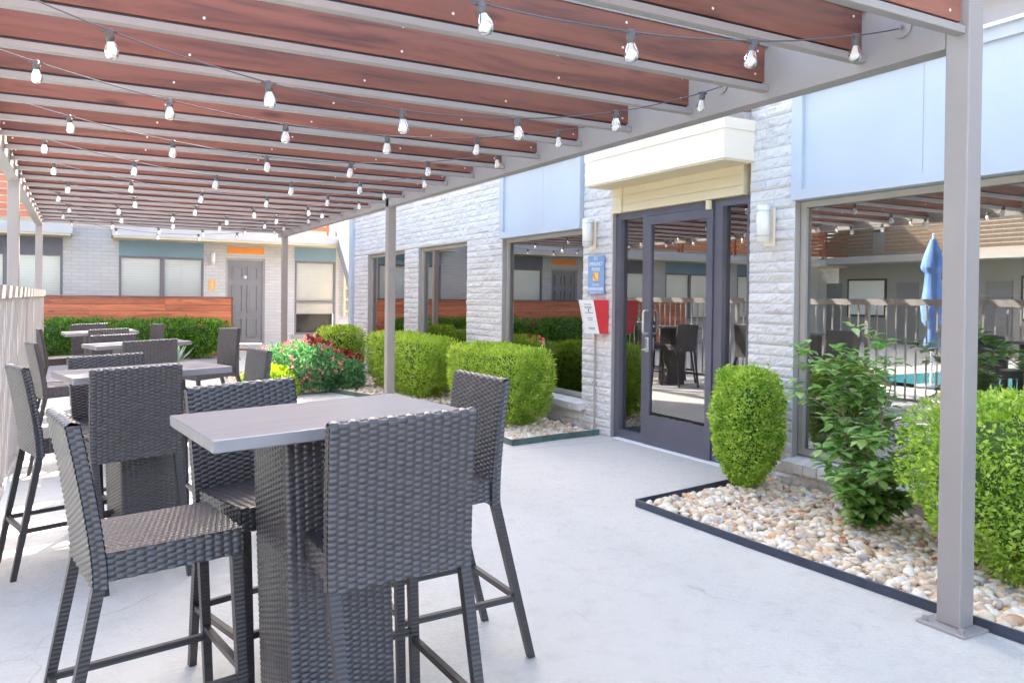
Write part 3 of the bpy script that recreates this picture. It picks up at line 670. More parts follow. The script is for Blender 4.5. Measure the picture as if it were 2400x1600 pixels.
edging('garden_edging', [(4.46,4.50),(3.90,4.40),(3.328,4.304),(3.352,3.3),(3.412,2.14),(3.44,1.6),(3.50,.55)], .044, edging_m, 'dark steel edging round the near stone bed with a sharp corner')
edging('garden_edging', [(4.74,6.76),(4.2,6.70),(3.63,6.60),(3.59,8.5),(3.585,10.35),(3.235,11.5)], .055, green_steel, 'rust spotted green steel edging of the bed left of the door')

lfm = simple('dead_leaf', (.45,.14,.05), .7, 0, .3, 30)
for x, y, a in ((3.92,2.55,.4),(4.05,2.72,2.0),(3.80,3.02,3.4),(3.62,2.32,1.1),(3.98,3.55,5.0)):
    m = MB(); P = [Vector((-.035,0,0)), Vector((-.01,-.018,.006)), Vector((.022,-.014,.004)), Vector((.04,0,.012)), Vector((.022,.014,.004)), Vector((-.01,.018,.006))]
    m.face(P[:4]); m.face([P[0],P[3],P[4],P[5]]); o = m.build('fallen_leaf', lfm); o.location = (x, y, .066); o.rotation_euler = (.15,.1,a)
    tag(o, 'rust coloured dead leaf lying on the stones of the near bed', 'leaf', 'dead leaves on the near stone bed')
# ------------------------------------------------------------------ clubhouse
XW = 4.78; XG = 4.87
cb = empty('clubhouse', (XW,6,0), 0, 'pale painted stone block clubhouse with big windows and blue panels', 'building')
def cbuild(mb, name, m=None, parent=cb, mats=None):
    if parent is cb: mb.v = [(x-XW, y-6, z) for x, y, z in mb.v]
    return mb.build(name, m, parent, mats)
def block_wall(y0, y1, z0, z1, xf=XW, seed=0, ends=(False, False), cw=.0815):
    """split face blocks laid in courses; each a rough fronted block"""
    r = np.random.default_rng(100+seed); mb = MB(); zc0 = math.floor(z0/cw); z = zc0*cw; Vs, Fs = [], []; n0 = 0
    while z < z1-.01:
        za, zb_ = max(z, z0), min(z+cw, z1)
        if zb_-za < .02: z += cw; continue
        y = y0
        row = int(round(z/cw)); off = ((row*7+seed*3) % 5)*.06
        first = True
        while y < y1-.001:
            w = r.choice([.20,.27,.34,.40])+(off-.1 if first else 0); w = max(.12, w); first = False
            ye = min(y+w, y1)
            if y1-ye < .08: ye = y1
            ny, nz = max(3, int((ye-y)/.022)), 4; g = .0035
            yy = np.linspace(y+g*.4, ye-g*.4, ny+1); zz = np.linspace(za+g*.5, zb_-g*.5, nz+1); Y, Z = np.meshgrid(yy, zz)
            ey = np.minimum(np.minimum(Y-y, ye-Y)/.012, 1); ez = np.minimum(np.minimum(Z-za, zb_-Z)/.014, 1)
            b0 = r.uniform(.004,.016); D = b0+.011*r.normal(0,.5,Y.shape)
            nn = np.array([[noise.noise(Vector((a*14+seed, b*22, row*.37))) for a, b in zip(q1, q2)] for q1, q2 in zip(Y, Z)])
            D = (b0+.012*nn+.003*r.normal(0,1,Y.shape))*np.clip(ey,.35,1)*np.clip(ez,.15,1)
            P = np.stack([xf-np.maximum(D,-.002), Y, Z], -1).reshape(-1,3); idx = np.arange((ny+1)*(nz+1)).reshape(nz+1, ny+1)
            q = np.stack([idx[:-1,:-1], idx[1:,:-1], idx[1:,1:], idx[:-1,1:]], -1).reshape(-1,4)[:, ::-1]
            # returns to the wall behind (closed sides)
            ring = list(idx[0,:])+list(idx[1:,-1])+list(idx[-1,-2::-1])+list(idx[-2:0:-1,0]); nb = len(P)
            B = P[ring].copy(); B[:,0] = xf+.03; P = np.concatenate([P, B]); k = len(ring)
            sd = np.array([[ring[i], ring[(i+1) % k], nb+(i+1) % k, nb+i] for i in range(k)])
            Vs.append(P); Fs.append(np.concatenate([q, sd])+n0); n0 += len(P); y = ye
        z += cw
    V = np.concatenate(Vs); V[:,0] -= XW; V[:,1] -= 6
    o = link('wall', fast_mesh('wall', V, np.concatenate(Fs), smooth=False), block_m, cb)
    return o
wall_segs = [(14.42,15.25,0,2.19),(11.89,12.50,0,2.19),(9.02,10.07,0,3.3),(10.07,15.25,2.19,3.3),(6.62,7.15,0,3.3),(4.27,4.73,0,3.3),(12.50,14.42,0,.40),(10.07,11.89,0,.34),(7.15,9.02,0,.25),(.3,4.27,0,.20)]
for i, s in enumerate(wall_segs): block_wall(*s, seed=i)
# backing (mortar) behind the blocks, butted
mb = MB()
for y0, y1, z0, z1 in wall_segs: mb.box((XW+.004,y0,z0),(XW+.26,y1,z1))
mb.box((XW+.11,7.15,2.9),(XW+.26,9.02,3.3)); mb.box((XW+.11,-4,2.9),(XW+.26,4.27,3.3)); mb.box((XW+.11,4.73,2.53),(XW+.26,6.62,3.3))
mb.box((XW+.004,-4,0),(XW+.26,.3,3.3)); mb.box((XW+.004,15.25,0),(XW+.26,15.4,3.3))
cbuild(mb, 'mortar', wall_trim)
# roof slab over the ground floor, second floor set back
mb = MB(); mb.box((XW+.02,-4,3.30),(12,15.4,3.42)); cbuild(mb, 'roof', cream)
mb = MB(); mb.box((6.2,-6,3.42),(12,15.3,9.2))  # unseen height above the second floor is added to shade the patio
cbuild(mb, 'upper_wall', simple('upper_siding', (.72,.70,.66), .7, 0, .04, 1))
mb = MB(); mb.box((5.3,-6.5,9.2),(12.5,15.7,9.4)); cbuild(mb, 'roof', white_paint)  # unseen eave, raised and pushed out to cast shade over the near tables
for y in (1.5,4.9,7.6,10.5,13.2):
    mb = MB(); mb.box((6.17,y-.55,3.9),(6.199,y+.55,5.3)); w = cbuild(mb, 'window', white_paint)
    mb = MB(); mb.box((6.155-XW,y-.48-6,3.97),(6.169-XW,y+.48-6,5.23)); mb.build('pane', glass_r, w)
# blue panels above windows
def bpanel(y0, y1, z0, z1):
    mb = MB(); x = XW-.03
    mb.box((x,y0,z0),(XW+.10,y1,z1)); o = cbuild(mb, 'panel', blue_panel)
    mb = MB(); f = .075; p = x-.026
    mb.box((p-XW,y0-6,z0),(x-.0005-XW,y1-6,z0+f)); mb.box((p-XW,y0-6,z1-f),(x-.0005-XW,y1-6,z1)); mb.box((p-XW,y1-f-.02-6,z0+f),(x-.0005-XW,y1-6,z1-f)); mb.box((p-XW,y0-6,z0+f),(x-.0005-XW,y0+f-6,z1-f))
    for q in (y1-1.05, y1-2.27):
        if q > y0+.3: mb.box((x-.0012-XW,q-.0015-6,z0+f),(x-.0003-XW,q+.0015-6,z1-f), 1)
    mb.build('trim', None, o, [blue_panel, wall_trim])
    mb = MB(); mb.box((p-.03-XW,y0-6,z1),(XW+.10-XW,y1-6,z1+.022)); mb.build('cap', white_paint, o)
bpanel(7.152,9.015,2.165,3.03); bpanel(-3.9,4.265,2.165,3.03)
# windows
def window(y0, y1, z0, z1, mull=(), fr=.045, m=wall_trim):
    mb = MB(); x0, x1 = XG-.035, XG+.03
    mb.box((x0,y0,z0),(x1,y0+fr,z1)); mb.box((x0,y1-fr,z0),(x1,y1,z1)); mb.box((x0,y0+fr,z0),(x1,y1-fr,z0+fr)); mb.box((x0,y0+fr,z1-fr),(x1,y1-fr,z1))
    for q in mull: mb.box((x0,q-.02,z0+fr),(x1,q+.02,z1-fr))
    w = cbuild(mb, 'window', m)
    mb = MB(); mb.box((XG-.003-XW,y0+fr-6,z0+fr),(XG+.003-XW,y1-fr-6,z1-fr)); mb.build('pane', glass_m, w)
    return w
window(12.505,14.415,.44,2.185); window(10.075,11.885,.38,2.185); window(7.155,9.012,.33,2.16)
window(1.2,4.262,.24,2.16); window(-3.9,1.19,.24,2.16)
# brick sills
for y0, y1, z in ((12.40,14.45,.44),(9.98,11.92,.38),(7.06,9.04,.33),(.4,4.34,.24)):
    r = random.Random(int(y0*10)); mb = MB(); y = y0
    while y < y1-.05:
        w = r.uniform(.095,.125); ye = min(y+w, y1); d = r.uniform(-.006,.006)
        mb.add([(XW-.09+d,y+.003,z-.115),(XW-.09+d,ye-.003,z-.115),(XW+.10,ye-.003,z-.09),(XW+.10,y+.003,z-.09),(XW-.09+d,y+.003,z-.045),(XW-.09+d,ye-.003,z-.045),(XW+.10,ye-.003,z-.005),(XW+.10,y+.003,z-.005)],
               [(3,2,1,0),(4,5,6,7),(0,1,5,4),(1,2,6,5),(2,3,7,6),(3,0,4,7)]); y = ye
    cbuild(mb, 'sill', block_m)
# entrance
ZT = 2.275
mb = MB(); X0, X1 = XG-.05, XG+.05
mb.box((X0,4.735,.0),(X1,4.80,ZT)); mb.box((X0,6.54,.0),(X1,6.615,ZT)); mb.box((X0,4.80,ZT-.065),(X1,6.54,ZT)); mb.box((X0,5.085,0),(X1,5.185,ZT-.065)); mb.box((X0,6.115,0),(X1,6.175,ZT-.065))
mb.box((X0,4.80,0),(X1,5.085,.09)); mb.box((X0,6.175,0),(X1,6.54,.09))
ent = cbuild(mb, 'door_frame', gray_dark)
for y0, y1 in ((4.80,5.085),(6.175,6.54)):
    mb = MB(); mb.box((XG-.003-XW,y0-6,.09),(XG+.003-XW,y1-6,ZT-.065)); mb.build('pane', glass_m, ent)
mb = MB(); DX0, DX1 = XG-.065, XG-.02
mb.box((DX0,5.19,.012),(DX1,5.265,ZT-.07)); mb.box((DX0,6.035,.012),(DX1,6.11,ZT-.07)); mb.box((DX0,5.265,ZT-.15),(DX1,6.035,ZT-.07)); mb.box((DX0,5.265,.012),(DX1,6.035,.295))
door = cbuild(mb, 'door', gray_dark)
mb = MB(); mb.box((XG-.045-XW,5.265-6,.295),(XG-.039-XW,6.035-6,ZT-.15)); mb.build('pane', glass_m, door)
mb = MB(); hx, hy = DX0-XW, 6.06-6
pts = [(hx,hy,1.30),(hx-.045,hy,1.30),(hx-.062,hy,1.28),(hx-.062,hy,1.10),(hx-.045,hy,1.08),(hx,hy,1.08)]
for p, q in zip(pts, pts[1:]): mb.tube(p, q, .011, n=8)
mb.build('handle', steel, door)
mb = MB(); hy2 = 5.98-6
pts = [(DX1-XW,hy2,1.30),(DX1+.06-XW,hy2,1.30),(DX1+.06-XW,hy2-.0,1.02),(DX1-XW,hy2,1.02)]
for p, q in zip(pts, pts[1:]): mb.tube(p, q, .012, n=8)
mb.build('handle', black, door)
mb = MB(); mb.box((hx-.022,hy-.022,.90),(hx,hy+.022,1.045), bev=.008); mb.tube((hx,hy+.012,.925),(hx-.05,hy+.012,.925),.009,n=8); mb.bar((hx-.05,hy+.02,.925),(hx-.05,hy-.07,.925),.012,.018)
for k in range(5): mb.box((hx-.025,hy-.012,.95+.016*k),(hx-.022,hy+.012,.958+.016*k), 1)
mb.build('keypad_lock', None, door, [steel, black])
mb = MB(); mb.tube((hx-.02,5.22-6,2.19),(hx-.02,5.22-6,2.27),.028,n=12); mb.build('door_sensor', cream_y, door)
mb = MB(); mb.box((XW-.02,4.80,.0),(XG+.05,6.54,.011)); cbuild(mb, 'threshold', white_paint)
# cream header with siding under the balcony
mb = MB(); mb.box((XW-.005,4.80,ZT),(XW+.11,6.62,2.53)); mb.box((XW-.012,4.80,ZT+.0),(XW-.0055,6.60,2.35)); mb.box((XW-.012,4.80,2.355),(XW-.0055,6.60,2.44)); mb.box((XW-.012,4.80,2.445),(XW-.0055,6.60,2.52)); mb.box((XW-.03,6.44,ZT-.005),(XW-.0125,6.475,2.52))
cbuild(mb, 'siding', cream_y)
mb = MB(); mb.box((4.45,4.69,2.53),(XW-.003,6.64,2.845)); bal = cbuild(mb, 'balcony', cream)
mb = MB(); mb.box((4.442-XW,4.682-6,2.765),(XW-.004-XW,6.648-6,2.852)); mb.build('cap', cream, bal)
mb = MB(); mb.box((4.46-XW,4.70-6,2.515),(XW-.006-XW,6.63-6,2.5295)); mb.build('soffit', cream_y, bal)
for x, y in ((4.50,4.73),(4.74,4.73),(4.50,6.60),(4.74,6.60)):
    mb = MB(); mb.box((x-.02-XW,y-.02-6,2.852),(x+.02-XW,y+.02-6,2.925)); mb.build('railing_post', steel, bal)
mb = MB(); mb.box((4.47-XW,4.70-6,2.925),(4.51-XW,6.63-6,3.015)); mb.box((4.5105-XW,4.70-6,2.925),(-.035,4.735-6,3.015)); mb.build('railing_board', wood_red, bal)
# small forgotten decorations standing on the balcony: a red ornament
mb = MB(); mb.lathe([(0,2.86),(.03,2.862),(.045,2.89),(.03,2.93),(.012,2.95),(0,2.955)],12); mb.v = [(x+4.60, y+6.25, z) for x, y, z in mb.v]
tag(mb.build('ornament', red_m), 'small red ornament standing on the white balcony over the door', 'ornament')
# interior
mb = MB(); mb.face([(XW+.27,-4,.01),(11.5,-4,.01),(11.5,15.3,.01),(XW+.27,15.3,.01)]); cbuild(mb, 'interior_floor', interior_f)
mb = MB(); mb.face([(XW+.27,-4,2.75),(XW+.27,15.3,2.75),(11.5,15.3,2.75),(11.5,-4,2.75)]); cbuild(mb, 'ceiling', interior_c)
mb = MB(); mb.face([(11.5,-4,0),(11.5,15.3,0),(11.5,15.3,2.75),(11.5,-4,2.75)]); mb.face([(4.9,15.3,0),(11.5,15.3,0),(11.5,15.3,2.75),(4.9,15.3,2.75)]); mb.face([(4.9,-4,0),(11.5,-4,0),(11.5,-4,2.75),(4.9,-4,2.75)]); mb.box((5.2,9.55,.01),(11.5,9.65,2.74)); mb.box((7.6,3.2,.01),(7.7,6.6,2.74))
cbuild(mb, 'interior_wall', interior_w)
lit = bpy.data.materials.new('lit_ceiling_panel'); lit.use_nodes = True; em = lit.node_tree.nodes.new('ShaderNodeEmission'); em.inputs['Color'].default_value = (1,.93,.8,1); em.inputs['Strength'].default_value = 1.1
lit.node_tree.links.new(em.outputs[0], lit.node_tree.nodes['Material Output'].inputs['Surface'])
for x in (6.3, 8.6):
    for y in (-1.2, 1.0, 3.2, 5.4, 7.6):
        mb = MB(); mb.box((x-.3,y-.6,2.735),(x+.3,y+.6,2.748)); cbuild(mb, 'ceiling_light', lit)
def treadmill(x, y, rz, label):
    rt = empty('treadmill', (x,y,.012), R(rz), label, 'treadmill', 'treadmills inside the clubhouse')
    m = MB(); m.box((-.4,-.85,0),(.4,.95,.13), bev=.02); m.build('deck', mach_w, rt)
    m = MB(); m.box((-.27,-.8,.131),(.27,.55,.145)); m.build('belt', black, rt)
    m = MB(); m.box((-.38,.5,.131),(.38,.98,.30), bev=.04); m.build('motor_cover', black, rt)
    for sx in (-1, 1):
        m = MB(); m.bar((sx*.36,.75,.15),(sx*.34,.42,1.15),.07,.05); m.build('upright', black, rt)
        m = MB(); m.bar((sx*.34,.45,1.0),(sx*.34,-.15,.98),.045,.045); m.build('handrail', black, rt)
    m = MB(); m.box((-.40,.36,1.10),(.40,.50,1.45), bev=.03); m.build('console', black, rt)
treadmill(5.95,3.0,90,'black treadmill behind the big window at the right'); treadmill(5.95,1.3,90,'black treadmill at the right edge of the big window')
treadmill(5.9,7.6,90,'black treadmill with a pale deck in the window left of the red box'); treadmill(5.9,5.5,90,'dark treadmill behind the glass entrance door')

# downspout
mb = MB(); mb.box((4.70,15.26,.02),(4.80,15.40,3.3), bev=.015); mb.box((4.62,15.27,.02),(4.7,15.39,.10), bev=.01)
tag(mb.build('downspout', blue_panel), 'tall pale blue downspout at the far corner of the block wall', 'downspout')
# wall lamps
def wall_lamp(x, y, z, face, label, sc=1, grp='cylindrical white wall lamps'):
    rt = empty('wall_lamp', (x,y,z), face, label, 'wall lamp', grp); rt.scale = (sc,sc,sc)
    m = MB(); m.box((-.055,.0,-.17),(.055,.018,.13), bev=.004); m.build('back_plate', cream, rt)
    m = MB(); m.lathe([(0,.15),(.052,.15),(.052,-.135),(0,-.135)], 24); m.v = [(a, b-.06, c) for a, b, c in m.v]; m.build('lamp_shade', lamp_w, rt)
    m = MB()
    for zz in (.105,-.09): m.lathe([(.055,zz-.003),(.057,zz),(.055,zz+.003)], 24)
    m.v = [(a, b-.06, c) for a, b, c in m.v]
    for sx in (-.056,.056): m.tube((sx,-.05,-.14),(sx,-.05,.12),.0025,n=5)
    m.tube((0,-.02,.07),(0,0,.07),.02,n=8); m.build('wire_guard', steel, rt)
    return rt
wall_lamp(XW-.034,6.94,2.095,R(-90),'white cylinder wall lamp above the blue sign'); wall_lamp(XW-.034,4.50,2.0,R(-90),'white cylinder wall lamp to the right of the glass door')
# text
def text(s, size, m, parent, loc, rot, name='lettering', align='CENTER', font_sx=1, ext=.0008):
    c = bpy.data.curves.new('t', 'FONT'); c.body = s; c.size = size; c.align_x = align; c.align_y = 'CENTER'; c.extrude = ext
    o = bpy.data.objects.new('t', c); col.objects.link(o); bpy.context.view_layer.update()
    me = bpy.data.meshes.new_from_object(o.evaluated_get(bpy.context.evaluated_depsgraph_get())); col.objects.unlink(o); bpy.data.objects.remove(o)
    q = link(name, me, m, parent); q.location = loc; q.rotation_euler = rot; q.scale = (font_sx,1,1); return q
# emergency phone sign, faces -X
sg = empty('phone_sign', (XW-.030,6.86,1.655), R(-90), 'blue emergency phone sign with an orange telephone symbol', 'sign')
m = MB(); m.box((-.145,-.006,-.205),(.145,.006,.205), bev=.003); m.build('sign_board', sign_blue, sg)
RX = (R(90),0,0)
for s, sz, z, sx in (('911',.055,.172,.8),('EMERGENCY',.055,.115,.75),('PHONE',.055,.06,.8),('Encore',.05,-.098,.9),('DALLAS, TX 75231',.03,-.182,.9)): text(s, sz, white_paint, sg, (0,-.0075,z), RX, font_sx=sx)
m = MB(); m.box((-.14,-.0072,-.16),(.14,-.0062,-.128)); m.build('address_band', simple('pale_band', (.45,.55,.72), .5), sg)
m = MB(); m.box((-.048,-.009,-.06),(.048,-.0062,.032), bev=.001); ic = m.build('symbol', simple('amber_symbol', (.88,.48,.12), .5), sg)
m = MB(); pts = [(-.028,.022),(-.032,.0),(-.024,-.022),(-.006,-.040),(.018,-.048)]
for p, q in zip(pts, pts[1:]): m.tube((p[0],-.0095,p[1]),(q[0],-.0095,q[1]),.004,n=6)
m.build('handset', ink, ic)
# red and white call box on the block pillar
bx = empty('call_box', (XW-.015,6.80,1.05), 0, 'red sided emergency call box with a white printed front', 'call box')
y0, y1 = -.145, .125; T = .345; a, b_ = -.19, -.11
P = [(0,y0,0),(b_,y0,0),(a,y0,T),(0,y0,T),(0,y1,0),(b_,y1,0),(a,y1,T),(0,y1,T)]
m = MB(); m.face([P[0],P[1],P[2],P[3]],0); m.face([P[4],P[7],P[6],P[5]],0); m.face([P[1],P[5],P[6],P[2]],1); m.face([P[3],P[2],P[6],P[7]],0); m.face([P[0],P[4],P[5],P[1]],0); m.face([P[0],P[3],P[7],P[4]],0)
m.build('housing', None, bx, [red_m, white_paint])
tilt = math.atan2(b_-a, T); fr = Matrix.Rotation(0,4,'X')
def on_front(u, v): # u along +Y from centre, v up
    t = v/T; return Vector((b_+(a-b_)*t-.002, (y0+y1)/2+u, v))
m = MB()
for k, ch in enumerate('EMERGENCY'):
    q = text(ch, .026, red_m, bx, on_front(.112,.305-.032*k), (R(90)-0,0,R(-90))); q.rotation_euler = (R(90)-tilt, 0, R(-90))
for k, (w, v) in enumerate(((.13,.30),(.15,.275),(.11,.26),(.15,.215),(.1,.16),(.08,.14),(.12,.06),(.10,.045))):
    p = on_front(-.02, v); m.box((p.x-.001,p.y-w/2,v-.003),(p.x+.001,p.y+w/2,v+.003))
p = on_front(-.02,.24); m.box((p.x-.001,p.y-.008,.225),(p.x+.001,p.y+.008,.255)); m.build('print', ink, bx)
m = MB(); m.tube((XW-.03,6.87,.03),(XW-.03,6.87,1.05),.011,n=8); m.tube((XW-.03,6.87,.04),(XW-.01,6.90,.03),.011,n=8); m.box((XW-.045,6.85,.52),(XW-.012,6.89,.545))
tag(m.build('conduit', wall_trim), 'thin painted conduit running down the wall from the call box', 'conduit')

# ------------------------------------------------------------------ fence on the left
fn = empty('fence', (-.47,2,0), 0, 'tall beige metal picket fence along the left side of the patio', 'fence')
zf = lambda y: zg(-.47, y)
m = MB(); ya, yb = -1.5, 13.9
for k in range(40):
    p, q = ya+(yb-ya)*k/40, ya+(yb-ya)*(k+1)/40; m.box((-.028,p-2,1.365),(.028,q-2,1.455))
m.build('rail', metal_beige, fn); m = MB()
m.box((-.02,ya-2,.02),(.02,yb-2,.06)); m.build('rail', metal_beige, fn)
y = ya+.06; k = 0
while y < yb:
    m = MB(); w = .0275 if k % 17 == 0 else .0095
    m.box((-w,y-2-w,-.09 if w > .02 else .0605),(w,y-2+w,1.3645 if w > .02 else 1.3645)); m.build('post' if w > .02 else 'picket', metal_beige, fn); y += .155 if y > 2 else .24; k += 1

fascia_m = simple('fascia_paint', (.46,.44,.42), .6, 0, .05, 2)
# ------------------------------------------------------------------ rear building
YB = 20.5
rb = empty('apartment_building', (0,YB,0), 0, 'grey painted brick apartment building across the back of the court', 'building')
def rbuild(mb, name, m=None, parent=rb, mats=None):
    if parent is rb: mb.v = [(x, y-YB, z) for x, y, z in mb.v]
    return mb.build(name, m, parent, mats)
opens = [(-12.2,-10.4),(-9.4,-7.3),(-6.4,-4.3),(-3.75,-2.81),(-2.5,-.32),(.81,2.66),(3.17,4.11),(4.85,5.92)]
mb = MB(); xp = -16
for a, c in opens+[(9.5,9.5)]: mb.box((xp,YB,-.05),(a,YB+.25,2.95)); xp = c
for a, c in ((-12.2,-10.4),(-9.4,-7.3),(-6.4,-4.3),(-2.5,-.32),(.81,2.66)): mb.box((a,YB,-.05),(c,YB+.25,.80))
mb.box((4.85,YB,-.05),(5.92,YB+.25,.42)); mb.box((3.17,YB,-.05),(4.11,YB+.25,.2)); mb.box((-3.75,YB,-.05),(-2.81,YB+.25,.2)); mb.box((-3.75,YB,2.33),(-2.81,YB+.25,2.95))
mb.box((3.17,YB,2.33),(4.11,YB+.25,2.95))
rbuild(mb, 'wall', brick_m)
def rwin(x0, x1, z0, z1, tp, mull, low=False, pm=teal_panel):
    mb = MB(); y = YB+.005
    mb.box((x0,y,z0),(x0+.05,y+.05,z1)); mb.box((x1-.05,y,z0),(x1,y+.05,z1)); mb.box((x0+.05,y,z0),(x1-.05,y+.05,z0+.05)); mb.box((x0+.05,y,z1-.05),(x1-.05,y+.05,z1))
    if mull: mb.box(((x0+x1)/2-.05,y,z0+.05),((x0+x1)/2+.05,y+.05,z1-.05))
    if low: mb.box((x0+.05,y,1.24),(x1-.05,y+.05,1.30))
    w = rbuild(mb, 'window', simple('rear_window_frame', (.18,.16,.17), .5))
    mb = MB(); mb.face([(x0+.05,.025,z0+.05),(x1-.05,.025,z0+.05),(x1-.05,.025,z1-.05),(x0+.05,.025,z1-.05)]); mb.build('pane', glass_r, w)
    mb = MB(); mb.box((x0+.04,.058,z0+.02 if not low else .95),(x1-.04,.068,z1-.03)); mb.build('blind', blind_m, w)
    mb = MB(); mb.box((x0,-.01,z1),(x1,.12,tp)); mb.build('panel', pm, w)
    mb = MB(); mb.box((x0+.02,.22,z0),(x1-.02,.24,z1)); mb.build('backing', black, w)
    mb = MB(); mb.box((x0-.04,-.05,z0-.09),(x1+.04,.004,z0-.002)); mb.build('sill', wall_trim, w)
dkp = simple('slate_panel', (.15,.15,.18), .55)
rwin(.81,2.66,.80,2.30,2.68,True); rwin(4.85,5.92,.42,2.31,2.68,False,True); rwin(-2.5,-.32,.80,2.30,2.66,True,pm=dkp); rwin(-6.4,-4.3,.80,2.30,2.66,True,pm=dkp); rwin(-9.4,-7.3,.80,2.30,2.66,True); rwin(-12.2,-10.4,.80,2.30,2.66,True)
# doors
def rdoor(o):
    m = MB(); m.box((3.17+o,YB+.03,.2),(3.22+o,YB+.12,2.33)); m.box((4.06+o,YB+.03,.2),(4.11+o,YB+.12,2.33)); m.box((3.22+o,YB+.03,2.27),(4.06+o,YB+.12,2.33)); fr_ = rbuild(m, 'door_frame', wall_trim)
    m = MB(); m.box((3.222+o,.06,.215),(4.058+o,.10,2.268)); m.build('door', gray_door, fr_)
    m = MB(); f = .038
    for x0, x1 in ((3.33+o,3.60+o),(3.69+o,3.96+o)):
        for z0, z1 in ((.38,.85),(.98,1.68),(1.80,2.12)):
            m.box((x0,.030,z0),(x1,.0595,z0+f)); m.box((x0,.030,z1-f),(x1,.0595,z1)); m.box((x0,.030,z0+f),(x0+f,.0595,z1-f)); m.box((x1-f,.030,z0+f),(x1,.0595,z1-f)); m.box((x0+.06,.053,z0+.06),(x1-.06,.0595,z1-.06))
    m.build('door_moulding', gray_door, fr_)
    m = MB(); m.tube((3.29+o,.06,1.18),(3.29+o,.0,1.18),.028,n=10); m.build('knob', steel, fr_); return fr_
rdoor(-6.92); fr_ = rdoor(0)
m = MB(); m.box((-3.70,-.012,2.44),(-2.85,-.002,2.60), bev=.003); tag(m.build('door_sign', orange), 'second orange strip sign, above the grey door mirrored in the windows', 'sign').location = (0,YB,0)
m = MB(); m.lathe([(0,0),(.045,0),(.05,.006),(.03,.012),(0,.014)],6,M=Matrix.Translation((3.645,.058,1.86)) @ Matrix.Rotation(R(90),4,'X')); m.build('knocker', white_paint, fr_)
m = MB(); m.box((3.20,-.012,2.44),(4.09,-.002,2.60), bev=.003); tag(m.build('door_sign', orange), 'plain bright orange strip sign above the grey door', 'sign').location = (0,YB,0)
pl = empty('house_number', (2.855,YB-.005,1.655), 0, 'small orange plaque with vertical white numbers beside the grey door', 'sign')
m = MB(); m.box((-.075,-.008,-.13),(.075,.004,.13), bev=.002); m.build('plaque', simple('amber_plaque', (.85,.42,.10), .5), pl)
for k, ch in enumerate(('1','5','1')): text(ch, .085, white_paint, pl, (0,-.01,.08-.078*k), RX)
text('2', .05, white_paint, pl, (.045,-.01,-.09), RX)
wall_lamp(2.86,YB-.02,2.29,0,'small white wall lamp left of the orange door sign', 1.0)
# balcony slabs, railings, upper floor
for x0, x1 in ((-16,-.13),(.64,5.86)):
    m = MB(); m.box((x0,YB-.9,2.70),(x1,YB-.002,2.92)); s = rbuild(m, 'balcony', fascia_m)
    m = MB(); m.box((x0+.03,-.87,2.66),(x1-.03,-.01,2.6995)); m.build('soffit', cream_y, s)
    if x1 < 0: xr = [(-16+2.2*i, -16+2.2*i+2.1) for i in range(7)]
    else: xr = [(.7,2.9),(3.0,5.5)]
    for a, c in xr:
        m = MB()
        for k in range(7): m.box((a,-.87,3.02+.145*k),(min(c,x1-.05),-.83,3.13+.145*k))
        m.box((a,-.82,2.92),(a+.05,-.77,4.05)); m.box((min(c,x1-.05)-.05,-.82,2.92),(min(c,x1-.05),-.77,4.05)); m.build('railing', wood_or, s)
m = MB(); m.box((-16,YB+.9,2.95),(9.5,YB+1.1,6.2)); m.box((-16,YB,2.95),(9.5,YB+.9,2.96)); rbuild(m, 'upper_wall', simple('upper_cream', (.70,.62,.50), .7, 0, .04, 1))
m = MB(); m.box((-16.5,YB-1.1,6.2),(10,YB+2,6.42)); rbuild(m, 'roof', cream)
m = MB(); m.box((2.95,YB-1.35,-.02),(6.2,YB-.002,.10)); m.box((3.0,YB-.55,.10),(4.6,YB-.003,.2)); rbuild(m, 'porch', simple('porch_slab', (.60,.56,.50), .7, 0, .05, 3))
m = MB(); m.box((3.2,YB-.9,.1005),(3.98,YB-.56,.118), bev=.003); tag(m.build('doormat', mat_brown), 'brown doormat on the step below the grey door', 'doormat')
# low board wall
bw = empty('board_wall', (1.2,19.4,0), 0, 'low wall of red stained horizontal boards with a flat cap', 'wall')
r = random.Random(5)
for k in range(9):
    z = .02+.146*k
    xa = -7.2
    while xa < 2.0:
        xe = min(xa+r.uniform(2.0,3.2), 3.14-0); xe = 3.14 if 3.14-xe < .8 else xe
        m = MB(); m.box((xa-1.2,r.uniform(-.002,.002),z),(xe-.004-1.2,.03,z+.14), bev=.003); m.build('board', wood_or, bw); xa = xe
        if xe >= 3.14: break
m = MB(); m.box((-7.2-1.2,-.03,1.335),(3.17-1.2,.08,1.37), bev=.003); m.build('cap', wood_red, bw)
m = MB(); m.box((3.145-1.2,-.01,.0),(3.165-1.2,.06,1.334)); m.box((-7.2-1.2,.031,.0),(3.14-1.2,.06,1.33)); m.build('frame', wood_red, bw)
